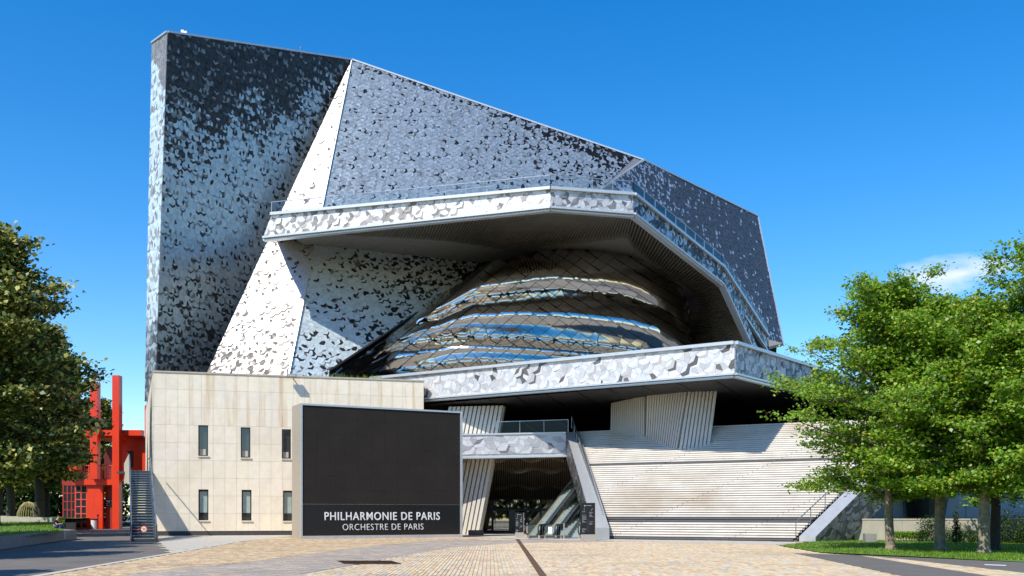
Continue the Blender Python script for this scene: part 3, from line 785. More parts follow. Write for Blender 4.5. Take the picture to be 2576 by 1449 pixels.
# glass front
def rect_frame(mb, xa, xb, za, zb_, y, w_, d_):
    mb.box(xa, xb, y, y+d_, za, za+w_); mb.box(xa, xb, y, y+d_, zb_-w_, zb_)
    mb.box(xa, xa+w_, y, y+d_, za+w_, zb_-w_); mb.box(xb-w_, xb, y, y+d_, za+w_, zb_-w_)
xs = [(p-HX)/F*ED for p in (1212, 1239, 1283, 1324, 1360, 1400)]
for a, b_ in zip(xs[:-1], xs[1:]):
    for za, zb_ in ((0.0, 2.05), (2.05, zd+.3)):
        m_ = MB(); rect_frame(m_, a, b_, za+.02, zb_, ED, .09, .12); f_ = m_.build('door_frame' if za == 0 else 'transom_frame', WFRAME, ent)
        m_ = MB(); m_.box(a+.1, b_-.1, ED+.05, ED+.07, za+.12, zb_-.1); m_.build('pane', GLASSD, f_)
for a in (xs[1], xs[3]-.35, xs[4]-.3):
    m_ = MB(); m_.tube((a+.25, ED-.12, .7), (a+.25, ED-.12, 1.9), .03); m_.build('door_handle', GALV, ent)
# foyer behind the doors: pale sloped wall, floor, dark back
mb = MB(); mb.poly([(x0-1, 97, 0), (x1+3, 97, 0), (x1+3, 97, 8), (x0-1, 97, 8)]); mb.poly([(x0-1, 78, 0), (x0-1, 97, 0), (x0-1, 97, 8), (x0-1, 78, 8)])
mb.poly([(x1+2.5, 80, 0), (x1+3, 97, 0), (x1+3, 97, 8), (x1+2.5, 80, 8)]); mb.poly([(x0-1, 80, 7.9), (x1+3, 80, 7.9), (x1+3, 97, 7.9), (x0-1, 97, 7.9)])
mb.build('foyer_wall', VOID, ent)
mb = MB(); mb.prism([P(1262, 1338, 93), P(1400, 1338, 93), P(1400, 1255, 94), P(1345, 1262, 94)], (0, .4, 0)); mb.build('foyer_counter_wall', CONCL, ent)
mb = MB(); mb.box((1280-HX)/F*86, (1296-HX)/F*86, 86, 86.2, 0, 2.0); o = mb.build('dark_totem', SIGNB)
tag(o, 'dark information panel standing in the shade before the glass doors', 'sign')
mb = MB(); mb.box(P(1178, 0, 75).x, P(1216, 0, 75).x, 75, 75.5, 0, .42); 
o = mb.build('wooden_bench', WOOD); tag(o, 'small brown wooden box bench between the screen and the fin column', 'bench')
# ------------------------------------------------------------------ escalators
def escalator(pxl, pxr, D0, label):
    a = P(pxl, 1355, D0); a.z = 0; b_ = P(pxr, 1355, D0); b_.z = 0
    t = thing('escalator', label, 'escalator', tuple(lerp(a, b_, .5)), 'escalators under the bridge')
    d = Vector((2.65, 6.0, 0)).normalized(); upv = Vector((0, 0, 1)); L1, L2 = 1.5, 11.0
    wid = b_-a
    def pt(base, s): return base+d*s+upv*(0 if s < L1 else (s-L1)*.47)
    n_ = 27
    for i in range(n_):
        s = L1+i*(L2-L1)/n_; p = pt(a, s); m_ = MB(); m_.obox(p+wid*.14+upv*.02, wid*.72, d*.36, upv*.17); m_.build('step', ESTEP, t)
    m_ = MB(); m_.obox(a+wid*.12+upv*.01, wid*.76, d*L1, upv*.06); m_.build('landing_plate', GALV, t)
    for base, sgn in ((a, 1), (b_, -1)):
        base = base+wid*(.04*sgn)
        # base panel, glass, rubber handrail with round end
        pts = [base+upv*.22-d*.1, pt(base, L1)+upv*.2, pt(base, L2)+upv*.2]
        low = [base+upv*.0-d*.1, pt(base, L1)+upv*.0, pt(base, L2)+upv*-.02]
        m_ = MB()
        for i in range(2): m_.prism([low[i], low[i+1], pts[i+1], pts[i]], wid.normalized()*.12*sgn)
        m_.build('balustrade_base', CHAMP, t)
        top = [base+upv*.95, pt(base, L1)+upv*.98, pt(base, L2)+upv*.95]
        m_ = MB()
        for i in range(2): m_.prism([pts[i]+upv*.01, pts[i+1]+upv*.01, top[i+1]-upv*.04, top[i]-upv*.04], wid.normalized()*.015*sgn)
        m_.build('balustrade_glass', GLASSE, t)
        arc = [base+upv*(.62-.33*math.cos(k))-d*(.1+.33*math.sin(k)) for k in np.linspace(.15, math.pi, 9)]
        m_ = MB(); m_.path(arc+[top[1], top[2]], .045, 6); m_.build('handrail', BLACK, t)
    return t
escalator(1327, 1361, 65.6, 'left escalator beside the small sign totem')
escalator(1369, 1403, 65.6, 'middle escalator with pale steps between the two others')
escalator(1408, 1462, 65.6, 'right escalator, partly hidden by the tall sign totem')
for px_, y_, D_, lb in ((1326, 1315, 66.2, 'short bollard post left of the escalators'), (1419, 1318, 65.2, 'brown bollard post in front of the right escalator')):
    m_ = MB(); p = P(px_, 1355, D_); p.z = 0; m_.tube(p, p+Vector((0, 0, 1.05)), .05, n=8); m_.tube(p, p+Vector((0, 0, .03)), .1, n=8)
    o = m_.build('bollard', CHAMP); tag(o, lb, 'bollard', 'posts before the escalators')
m_ = MB(); p = P(1383, 1350, 65.3); m_.box(p.x-.12, p.x+.14, 65.0, 65.02, .35, .82); o = m_.build('notice_sheet', WHITE); tag(o, 'white paper notice fixed to the glass of the middle escalator', 'notice')
# ------------------------------------------------------------------ sign totems
def text(s_, loc, height, rot, m_, parent, name='lettering', bold=0.0, width=None, align='LEFT', ext_=.01):
    c = bpy.data.curves.new(name, 'FONT'); c.body = s_; c.space_character = 1.12; c.size = height/.7; c.extrude = ext_; c.offset = bold; c.align_x = align
    c.resolution_u = 4; c.materials.append(m_)
    o = bpy.data.objects.new(name, c); col.objects.link(o); o.rotation_euler = rot
    bpy.context.view_layer.update()
    me = bpy.data.meshes.new_from_object(o.evaluated_get(bpy.context.evaluated_depsgraph_get())); bpy.data.objects.remove(o)
    o = bpy.data.objects.new(name, me); col.objects.link(o); o.rotation_euler = rot
    if width: xs__ = [v.co.x for v in me.vertices]; o.scale = (width/(max(xs__)-min(xs__)), 1, 1)
    pos = Vector(loc)
    if parent is not None: o.parent = parent; pos = pos-WORLD.get(parent.name, Vector((0, 0, 0)))
    o.location = pos; return o
def totem(px0, px1, ytop, D, label):
    xa, xb = (px0-HX)/F*D, (px1-HX)/F*D; zt = CAMH+(HY-ytop)/F*D; W = xb-xa
    t = thing('sign_totem', label, 'sign', ((xa+xb)/2, D, 0), 'information totems before the entrance')
    m_ = MB(); m_.box(xa, xb, D, D+.16, .38, zt); m_.build('panel', SIGNB, t)
    m_ = MB(); m_.box(xa, xb, D-.005, D+.165, 0, .378); m_.build('base', CHAMP, t)
    m_ = MB(); m_.box(xb+.002, xb+.03, D, D+.17, 0, zt+.01); m_.build('edge_strip', CHAMP, t)
    m_ = MB(); y_ = D-.006
    def dash(u0, u1, v, h): m_.box(xa+W*u0, xa+W*u1, y_, D-.001, zt*v, zt*v+h*.6)
    dash(.24, .32, .915, .1); dash(.36, .75, .925, .03)
    m_.prism([(xa+W*.25, y_, zt*.905), (xa+W*.31, y_, zt*.905), (xa+W*.28, y_, zt*.885)], (0, .004, 0))
    dash(.235, .255, .79, .11); dash(.2, .29, .84, .02)          # arrow up
    m_.bar((xa+W*.72, y_, zt*.8), (xa+W*.82, y_, zt*.845), .02, .006, up=(0, 1, 0)); dash(.77, .83, .845, .015)
    random.seed(5)
    for v, n_ in ((.76, 1), (.67, 1), (.63, 2), (.575, 2), (.525, 3), (.31, 3), (.24, 2)):
        for k in range(n_): dash(.09, .2+random.random()*.22, v-k*.022, .022)
    for v, n_ in ((.75, 2), (.7, 1), (.67, 3), (.5, 1), (.46, 3)):
        for k in range(n_): dash(.6, .75+random.random()*.15, v-k*.02, .02)
    dash(.5, .504, .24, zt*.55)
    m_.build('lettering', GREYW, t)
    return t
totem(1461, 1497, 1265, 61.4, 'tall dark sign totem with white writing at the foot of the staircase')
totem(1296, 1317, 1290, 68, 'smaller dark sign totem with white writing left of the escalators')

# ------------------------------------------------------------------ stone clad building
sb = thing('stone_building', 'low cream limestone building with six narrow windows beside the concert hall', 'building', tuple(P(387, 1348, 74)))
c15, s15 = math.cos(R(15)), math.sin(R(15)); S0 = P(387, 936, 74); ZT = S0.z; S0 = Vector((S0.x, S0.y, 0))
du = Vector((c15, s15, 0)); nn = Vector((s15, -c15, 0))
def ucoord(px):  # along-wall coordinate of a pixel column
    k = (px-HX)/F; return (k*S0.y-S0.x)/(c15-k*s15)
def wpt(u_, z_, off=0.0): return S0+du*u_+Vector((0, 0, z_))+nn*off
def zcoord(px, py): u_ = ucoord(px); D = S0.y+s15*u_; return CAMH+(HY-py)/F*D
UW = ucoord(1066)
wins = []
for (xa, xb, ya, yb) in ((427, 495, 405, 618), (721, 787, 420, 630), (1005, 1068, 433, 637), (428, 497, 850, 1064), (727, 795, 853, 1066), (1013, 1082, 858, 1068)):
    fx = lambda z: (380+z/2.485)/1.1064; fy = lambda z: (1020+z/2.485)/1.1064
    wins.append((ucoord(fx(xa)), ucoord(fx(xb)), zcoord(fx(xa), fy(yb)), zcoord(fx(xa), fy(ya))))
def subtract(rects, w_):
    res = []
    for (a, b_, c, d) in rects:
        if w_[0] >= b_ or w_[1] <= a or w_[2] >= d or w_[3] <= c: res.append((a, b_, c, d)); continue
        if w_[0] > a: res.append((a, w_[0], c, d))
        if w_[1] < b_: res.append((w_[1], b_, c, d))
        a2, b2 = max(a, w_[0]), min(b_, w_[1])
        if w_[2] > c: res.append((a2, b2, c, w_[2]))
        if w_[3] < d: res.append((a2, b2, w_[3], d))
    return res
back_mb = MB()
for r_ in subtract_all if False else [None]:
    rects = [(0, UW, .35, ZT)]
    for w_ in wins: rects = subtract(rects, w_)
    for (a, b_, c, d) in rects: back_mb.obox(wpt(a, c, -.06), du*(b_-a), -nn*.5, Vector((0, 0, d-c)))
back_mb.build('wall_core', mat('joint_mortar', (.6, .51, .39), rough=.9), sb)
rows = []; z = .35; hz = 1.36
while z < ZT-.1: rows.append((z, min(ZT, z+hz))); z += hz
ncol = 24; cw = UW/ncol
for j, (za, zb_) in enumerate(rows):
    for i in range(ncol):
        rs = [(i*cw+.006, (i+1)*cw-.006, za+.006, zb_-.006)]
        for w_ in wins: rs = subtract(rs, w_)
        rs = [q for q in rs if q[1]-q[0] > .02 and q[3]-q[2] > .02]
        if not rs: continue
        g = random.uniform(.96, 1.03); tn = (.86*g, .75*g*random.uniform(.985, 1.01), .575*g*random.uniform(.97, 1.02))
        pr = random.uniform(0, .003)
        m_ = MB()
        for (a, b_, c, d) in rs: m_.obox(wpt(a, c, -.059+pr), du*(b_-a), nn*.06, Vector((0, 0, d-c)), tn)
        m_.build('stone_panel', STONES if j >= len(rows)-3 else STONE, sb, tone=True)
# side wall on the left
side_dir = Vector((-.37, .93, 0)).normalized(); sn = Vector((-.93, -.37, 0))
for i in range(14):
    for j, (za, zb_) in enumerate(rows):
        o = S0+side_dir*(i*2.2+.01)+Vector((0, 0, za+.01)); g = random.uniform(.95, 1.05)
        m_ = MB(); m_.obox(o, side_dir*2.18, -sn*-.06, Vector((0, 0, zb_-za-.02)), (.74*g, .66*g, .54*g)); m_.build('stone_panel', STONE, sb, tone=True)
m_ = MB(); m_.obox(S0-sn*.1, side_dir*31, -sn*.5, Vector((0, 0, ZT))); m_.build('side_wall', CONCL, sb)
m_ = MB(); m_.obox(wpt(-.04, ZT+.002, .06), du*(UW+.1), -nn*.7, Vector((0, 0, .12))); m_.obox(S0+Vector((0, 0, ZT+.002))+sn*.08, side_dir*31, -sn*.6, Vector((0, 0, .12))); m_.build('coping', mat('stone_coping', (.5, .42, .32), rough=.8), sb)
m_ = MB(); m_.poly([wpt(0, ZT-.05, -.3), wpt(UW, ZT-.05, -.3), wpt(UW, ZT-.05, -6), wpt(UW-10, ZT-.05, -14), S0+side_dir*31+Vector((0, 0, ZT-.05))]); m_.build('roof', CONC, sb)
m_ = MB(); m_.obox(wpt(UW-.001, .35, -.07), -nn*8, -du*.3, Vector((0, 0, ZT-.36)), (.7, .62, .5)); m_.build('right_end_wall', CONCL, sb)
m_ = MB(); m_.obox(wpt(0.02, 0, -.02), du*(UW-.05), -nn*.4, Vector((0, 0, .348))); m_.build('plinth', PLINTH, sb)
for k, (a, b_, c, d) in enumerate(wins):
    m_ = MB()
    for (ua, ub, va, vb) in ((a, b_, c, c+.07), (a, b_, d-.07, d), (a, a+.07, c+.07, d-.07), (b_-.07, b_, c+.07, d-.07)):
        m_.obox(wpt(ua, va, -.32), du*(ub-ua), nn*.08, Vector((0, 0, vb-va)))
    fr_ = m_.build('window', WFRAME, sb)
    m_ = MB(); m_.obox(wpt(a+.07, c+.07, -.3), du*(b_-a-.14), nn*.02, Vector((0, 0, d-c-.14))); m_.build('pane', WGLASS, fr_)
    # light reveal
    m_ = MB(); m_.obox(wpt(a-.01, c, -.34), -du*.05, nn*.27, Vector((0, 0, d-c))); m_.obox(wpt(b_+.01, c, -.34), du*.05, nn*.27, Vector((0, 0, d-c))); m_.build('reveal', CONCL, fr_)
    m_ = MB(); m_.obox(wpt(a-.03, c-.1, .08), du*(b_-a+.12), -nn*.38, Vector((0, 0, .08))); m_.build('sill', mat('stone_sill', (.62, .54, .43), rough=.8) if k == 0 else MATS['stone_sill'], fr_)
    if k < 3 :
        m_ = MB(); m_.obox(wpt(a+.1, c+.09, -.27), du*(b_-a)*.6, nn*.02, Vector((0, 0, .45))); m_.build('blind', CONCL, fr_)
    else:
        m_ = MB(); m_.obox(wpt(a+.09, c+.6, -.275), du*(b_-a-.18), nn*.004, Vector((0, 0, d-c-.75))); m_.build('blind', mat('pale_green_blind', (.33, .4, .35), rough=.25, spec=.8) if k == 3 else MATS['pale_green_blind'], fr_)
# weeds on the parapet
m_ = MB()
for i in range(160):
    u_ = random.choice((random.uniform(UW-9.6, UW-5.2), random.uniform(UW-5, UW-3.4))); p = wpt(u_, ZT+.12, -random.random()*.5); h = random.uniform(.08, .42); a = random.uniform(0, 6.28)
    q = Vector((math.cos(a), math.sin(a), 0)); m_.poly([p, p+q*.03, p+q*.1+Vector((0, 0, h)), p+q*.05+Vector((0, 0, h*.6))])
o = m_.build('roof_grass', GRASS, kind='stuff'); o['label'] = 'thin weeds growing along the top of the limestone wall'; o['category'] = 'grass'
# floodlight
uf = ucoord(733); pf = wpt(uf, ZT+.05, .55)
fl = thing('floodlight', 'grey floodlight on an arm at the top edge of the limestone wall', 'floodlight', tuple(pf))
m_ = MB(); m_.obox(pf-du*.36+nn*-.15-Vector((0, 0, .16)), du*.72, nn*.4, Vector((0, 0, .26))); m_.build('housing', SIDEGREY, fl)
m_ = MB(); m_.obox(pf-du*.3+nn*.252-Vector((0, 0, .12)), du*.6, nn*.02, Vector((0, 0, .18))); m_.build('lens', CONCL, fl)
m_ = MB(); m_.bar(pf-nn*.15, wpt(uf, ZT+.1, -.3), .07, .07); m_.build('arm', WFRAME, fl)
# small boxes on the roof of the hall
p = P(459, 79, 90); m_ = MB(); m_.box(p.x-.15, p.x+.1, p.y, p.y+.4, p.z-.4, p.z+.15); m_.box(p.x+.13, p.x+.38, p.y, p.y+.3, p.z-.4, p.z+.05)
o = m_.build('roof_beacon', WHITE); tag(o, 'tiny white box fixture on the skyline edge of the tower', 'roof fixture')
p = P(757, 128, 99); m_ = MB(); m_.tube(p-Vector((0, 0, .6)), p+Vector((0, 0, .3)), .05); m_.tube(p+Vector((0, 0, .2)), p+Vector((0, 0, .4)), .1); o = m_.build('antenna', GALV); tag(o, 'tiny antenna on the sloping roof edge of the tower', 'antenna')

# ------------------------------------------------------------------ big screen
scr = thing('screen_board', 'large black advertising screen in a metal casing with white lettering below', 'screen', tuple(G(757, 1356)))
c27, s27 = math.cos(R(27)), math.sin(R(27)); B0 = P(757, 1353, 65); B0.z = 0; bu = Vector((c27, s27, 0)); bn = Vector((s27, -c27, 0)); BW = 11.6; BZ = 9.0; BT = 2.3
def bp(u_, z_, off=0.0): return B0+bu*u_+Vector((0, 0, z_))+bn*off
m_ = MB(); m_.obox(bp(-.02, 0, -.05), bu*(BW+.25), -bn*(BT-.05), Vector((0, 0, BZ+.1))); 
m_.build('casing', CHAMP, scr)
fw = .13
m_ = MB()
for (a, b_, c, d) in ((-.02, BW+.23, 0, .2), (-.02, BW+.23, BZ-.02, BZ+.1), (-.02, .1, .2, BZ-.02), (BW+.06, BW+.23, .2, BZ-.02)):
    m_.obox(bp(a, c, -.048), bu*(b_-a), bn*.1, Vector((0, 0, d-c)))
m_.build('frame', TRIM, scr)
zdiv = CAMH+(HY-1269)/F*66
for i in range(12):
    for j in range(7):
        mw_, mh_ = (BW-.04)/12, (BZ-.02-zdiv-.03)/7
        m_ = MB(); m_.obox(bp(.1+i*mw_+.003, zdiv+.03+j*mh_+.003, -.045), bu*(mw_-.006), bn*(.04+random.uniform(0, .003)), Vector((0, 0, mh_-.006))); m_.build('screen_module', SCREEN, scr)
m_ = MB(); m_.obox(bp(.1, .2, -.045), bu*(BW-.04), bn*.03, Vector((0, 0, zdiv-.2))); m_.build('sign_panel', SIGNB, scr)
def bucoord(px): k = (px-HX)/F; return (k*B0.y-B0.x)/(c27-k*s27)
def btext(s_, px0, px1, ytop, ybase, bold):
    u0, u1 = bucoord(px0), bucoord(px1); D = B0.y+s27*u0; zb_ = CAMH+(HY-ybase)/F*(D+1.5); h = (ybase-ytop)/F*(D+1.5)
    return text(s_, bp(u0, zb_, .0), h, (R(90), 0, R(27)), WHITE, scr, bold=bold, width=u1-u0, ext_=.02)
btext('PHILHARMONIE DE PARIS', 815, 1105, 1288, 1308, .006)
btext('ORCHESTRE DE PARIS', 861, 1064, 1317, 1333, -.008)

# ------------------------------------------------------------------ red folly building
RD = 108.0
def X(px, D=RD): return (px-HX)/F*D
def Z(py, D=RD): return CAMH+(HY-py)/F*D
red = thing('red_folly', 'bright red enamelled pavilion with tall pillars and a balcony behind the trees', 'pavilion', (X(275), RD, 0))
def rbox(name, xa, xb, yt, yb, y0=0.0, dep=.6, m=None, parent=None, D=RD):
    m_ = MB(); m_.box(X(xa, D), X(xb, D), D+y0, D+y0+dep, max(0, Z(yb, D)), Z(yt, D)); return m_.build(name, m or REDM, parent or red)
rbox('pillar', 297, 314, 949, 1334, -1.6, .9); rbox('pillar', 238, 256, 965, 1206, -1.2, .9); rbox('pillar', 185, 202, 978, 1206, -1.0, .9)
rbox('roof_beam', 213, 362, 1083, 1097, -.7, .8); rbox('roof_slab', 213, 362, 1097, 1101, .1, 9)
rbox('upper_wall', 258, 292, 1101, 1206, 4.0, .4); rbox('upper_wall', 314, 364, 1097, 1206, .6, .4)
m_ = MB(); cxa, cxb = X(262, RD+3.9), X(291, RD+3.9)
pts = [Vector((cxa+(cxb-cxa)*t, RD+3.9, Z(1145, RD+3.9)+.9*math.sin(math.pi*t)**.6)) for t in np.linspace(0, 1, 9)]; m_.prism([Vector((cxa, RD+3.9, Z(1200))), Vector((cxb, RD+3.9, Z(1200)))]+pts[::-1], (0, .08, 0)); m_.build('arched_opening', mat('dark_red_recess', (.12, .012, .01), rough=.5), red)
rbox('tall_block', 338, 372, 1012, 1097, 3, 6); 
wf = rbox('window', 315, 330, 1134, 1176, .55, .06, WFRAME); rbox('pane', 316.5, 328.5, 1136, 1174, .52, .02, WGLASS, wf)
rbox('balcony_beam', 186, 297, 1206, 1220, -.3, .6)
rbox('balcony_floor', 186, 362, 1206, 1209, .31, 4)
rbox('lower_wall', 218, 258, 1220.3, 1334, 0, .4); rbox('lower_wall', 314, 326, 1206, 1334, 1.5, .4, MATS['dark_red_recess'])
rbox('door', 258.5, 294, 1220.3, 1334, .7, .1, mat('deep_red_door', (.32, .025, .015), rough=.5))
sg = rbox('sign_panel', 259.5, 292.5, 1256, 1274, .6, .05, SIGNB)
m_ = MB()
for (a, b_, yy) in ((261, 271, 1259), (273, 280, 1259), (283, 289, 1259), (261, 270, 1261.5), (261, 266, 1266), (262, 266, 1270)): m_.box(X(a), X(b_), RD+.58, RD+.6, Z(yy+1.2), Z(yy))
m_.build('lettering', WHITE, sg)
rbox('wall_joint', 218, 258, 1279.7, 1280.3, -.02, .02, REDL); rbox('wall_joint', 236, 236.6, 1221, 1279, -.02, .02, REDL)
# glazed bays
def glazed(xa, xb, yt, yb, nx, ny, y0, m):
    f_ = MB(); dx = (xb-xa)/nx; dy = (yb-yt)/ny
    for i in range(nx+1): f_.box(X(xa+i*dx)-.07, X(xa+i*dx)+.07, RD+y0, RD+y0+.12, max(0, Z(yb)), Z(yt))
    for j in range(ny+1): f_.box(X(xa)-.07, X(xb)+.07, RD+y0-.01, RD+y0+.11, max(.01, Z(yt+j*dy)-.06), Z(yt+j*dy)+.06)
    fr_ = f_.build('window', m, red)
    for i in range(nx):
        for j in range(ny):
            g_ = MB(); g_.box(X(xa+i*dx)+.08, X(xa+(i+1)*dx)-.08, RD+y0+.05, RD+y0+.07, max(.05, Z(yt+(j+1)*dy)+.07), Z(yt+j*dy)-.07); g_.build('pane', WGLASS, fr_)
glazed(189, 217.5, 1221, 1328, 2, 6, .05, REDL)
glazed(143, 186, 1219, 1325, 4, 5, 1.5, MATS['deep_red_door'])
rbox('left_wing_wall', 140, 188, 1150, 1219, 1.5, .4, MATS['deep_red_door'])
for xa, xb in ((203, 236), (257, 296)):
    f_ = MB()
    for k in range(7): f_.bar((X(xa), RD-.1, Z(1204-k*4.0)), (X(xb), RD-.1, Z(1204-k*4.0)), .04, .04)
    f_.bar((X(xa), RD-.1, Z(1172)), (X(xb), RD-.1, Z(1170)), .1, .1); f_.build('railing_bars', REDL, red)
    for k in range(4):
        q_ = MB(); xx = X(xa+(xb-xa)*k/3); q_.bar((xx, RD-.12, Z(1206)), (xx, RD-.12, Z(1171)), .09, .09); q_.build('railing_post', REDL, red)
m_ = MB(); m_.box(X(288), X(292), RD-1, RD-.6, Z(1118), Z(1113)); 
# litter bin
pb = Vector((X(236.5, 106.5), 106.5, 0)); bn_ = thing('litter_bin', 'white round litter bin with a black bag by the red wall', 'litter bin', tuple(pb))
m_ = MB(); m_.tube(pb, pb+Vector((0, 0, 1.0)), .3, .33, n=14); m_.build('body', WHITE, bn_)
m_ = MB(); m_.tube(pb+Vector((0, 0, 1.001)), pb+Vector((0, 0, 1.12)), .35, .36, n=14); m_.build('bag', BLACK, bn_)
m_ = MB(); m_.tube(pb+Vector((.42, 0, 0)), pb+Vector((.42, 0, 1.45)), .06, n=8); m_.tube(pb+Vector((.42, 0, 1.45)), pb+Vector((.42, 0, 1.6)), .12, n=8); m_.build('post', BLACK, bn_)

# ------------------------------------------------------------------ outer steel stairs
D0, D1, Z1 = 58.9, 70.0, 4.77
xl0, xr0 = X(331, D0), X(394, D0); xl1, xr1 = X(326, D1), X(378, D1)
mst = thing('metal_staircase', 'blue grey steel outdoor stairs with grated treads closed off by a round sign', 'staircase', ((xl0+xr0)/2, D0, 0))
NT = 27
for k in range(NT):
    t = k/NT; xa = xl0+(xl1-xl0)*t; xb = xr0+(xr1-xr0)*t; y_ = D0+(D1-D0)*t; z_ = Z1*(k+1)/NT
    m_ = MB(); m_.box(xa+.03, xb-.03, y_, y_+.42, z_-.05, z_); m_.box(xa+.03, xb-.03, y_+.03, y_+.05, z_-.15, z_-.052); tr = m_.build('tread', BLUEGREY, mst)
    m_ = MB(); m_.box(xa+.06, xb-.06, y_-.02, y_-.002, z_-.03, z_+.005); m_.build('nosing', TREADM, tr)
for xa, xb in ((xl0, xl1), (xr0, xr1)):
    m_ = MB(); m_.prism([Vector((xa, D0-.2, 0)), Vector((xa, D0+.35, 0)), Vector((xb, D1, Z1-.32)), Vector((xb, D1, Z1+.12)), Vector((xa, D0-.2, .2))], (.08 if xa == xl0 else -.08, 0, 0)); m_.build('stringer', BLUEGREY, mst)
    m_ = MB()
    for h_ in (1.0, .55): m_.bar((xa, D0, h_), (xb, D1, Z1+h_), .06, .05)
    m_.bar((xb, D1, Z1+1.0), (xb-1.3, D1+3.0, Z1+1.0), .06, .05)
    m_.build('handrail', GALV, mst)
    for k in range(6):
        t = k/5; p = Vector((xa+(xb-xa)*t, D0+(D1-D0)*t, Z1*t)); m_ = MB(); m_.bar(p, p+Vector((0, 0, 1.0)), .06, .06); m_.build('post', BLUEGREY, mst)
m_ = MB(); m_.box(xl1+.05, xr1-.05, D1+.02, D1+.7, Z1-.15, Z1); m_.box(xl1-1.2, xr1-1.2, D1+.701, D1+4, Z1-.15, Z1); m_.build('landing', BLUEGREY, mst)
m_ = MB(); m_.box(xl1+.2, xl1+.4, D1+.3, D1+.5, 0, Z1-.155); m_.box(xr1-.4, xr1-.2, D1+.3, D1+.5, 0, Z1-.155); m_.build('support_post', BLUEGREY, mst)
m_ = MB(); m_.prism([P(325, 1212, 69.5), P(312, 1218, 71), P(312, 1166, 71), P(324, 1142, 69.5)], (.05, .05, 0)); m_.build('side_panel', CONCL, mst)
ps = Vector((X(362.5, D0-.1), D0-.12, Z(1331, D0)))
rs = thing('round_sign', 'round red and cream prohibition sign hanging across the steel stairs', 'sign', tuple(ps))
m_ = MB(); m_.tube(ps, ps+Vector((0, .03, 0)), .22, n=24); m_.build('ring', SIGNR, rs)
m_ = MB(); m_.tube(ps-Vector((0, .012, 0)), ps-Vector((0, .002, 0)), .16, n=24); m_.build('face', SIGNC, rs)
m_ = MB(); m_.box(ps.x-.09, ps.x+.09, ps.y-.016, ps.y-.0125, ps.z+.02, ps.z+.05); m_.box(ps.x-.07, ps.x+.07, ps.y-.016, ps.y-.0125, ps.z-.05, ps.z-.02); m_.build('lettering', BLACK, rs)
ch = MB(); 
for sx_, ex in ((-1, xl0+.05), (1, xr0-.05)):
    pr_ = ps+Vector((.2*sx_, .02, .08)); q_ = Vector((ex, D0+.05, .78)); 
    for k in range(6):
        a = lerp(pr_, q_, k/6); b_ = lerp(pr_, q_, (k+1)/6); a.z -= .08*math.sin(math.pi*k/6); b_.z -= .08*math.sin(math.pi*(k+1)/6); ch.tube(a, b_, .012, n=5)
ch.build('chain', SIGNR, rs)

# ------------------------------------------------------------------ ground
def sheet(name, pts, m, z, kind='structure', parent=None):
    mb = MB(); mb.poly([Vector((p[0], p[1], z)) for p in pts]); return mb.build(name, m, parent, kind=kind)
sheet('ground', [(-900, -60), (900, -60), (900, 1500), (-900, 1500)], ASPH, -.06)
def gp(*pts): return [tuple(G(x, y)[:2]) for x, y in pts]
sheet('path', [(-80, 14), (-7.0, 14)]+gp((107, 1449), (435, 1393), (600, 1364), (740, 1352), (740, 1343))+[(-20, 110), (-80, 110)], ASPH, -.03)
plaza_poly = [(-6.9, 12)]+[]
# pavers beside the stone wall
pv = sheet('pavement', gp((397, 1360), (435, 1392), (600, 1363), (735, 1350), (740, 1341), (395, 1345)), GROUT, -.012)
pvp = gp((397, 1360), (435, 1392), (600, 1363), (735, 1350), (735, 1342), (395, 1347))
if area2(pvp) < 0: pvp = pvp[::-1]
hull = pvp
pd_ = Vector((.52, -.85, 0)).normalized(); pw = Vector((-pd_.y, pd_.x, 0))
cnt = 0
def inside_clip(quad, poly):   # keep pieces whose centre lies inside
    cx = sum(p[0] for p in quad)/4; cy = sum(p[1] for p in quad)/4; return inpoly(cx, cy, poly)
cc = Vector((sum(p[0] for p in pvp)/len(pvp), sum(p[1] for p in pvp)/len(pvp), 0))
for i in range(-30, 60):
    for j in range(-40, 40):
        o = cc+pw*(j*.62)+pd_*((i+(.5 if j % 2 else 0))*1.6)
        q = [o, o+pd_*1.57, o+pd_*1.57+pw*.585, o+pw*.585]
        if all(inpoly(p.x, p.y, pvp) for p in q) or inside_clip([(p.x, p.y) for p in q], pvp):
            m_ = MB(); m_.prism([Vector((p.x, p.y, random.uniform(0, .004))) for p in q][::-1], (0, 0, -.01)); m_.build('paving_slab', PAVER, pv); cnt += 1
print('slabs', cnt)
mb = MB(); kp = [G(x, y) for x, y in ((60, 1458), (107, 1449), (270, 1421), (435, 1393), (600, 1363.5), (680, 1353), (745, 1349))]
for a, b_ in zip(kp[:-1], kp[1:]): d = (b_-a).normalized(); n = Vector((-d.y, d.x, 0)); mb.prism([a+Vector((0, 0, .012)), b_+Vector((0, 0, .012)), b_+n*.28+Vector((0, 0, .012)), a+n*.28+Vector((0, 0, .012))], (0, 0, -.1))
mb.build('kerb_line', KERB, kind='structure')
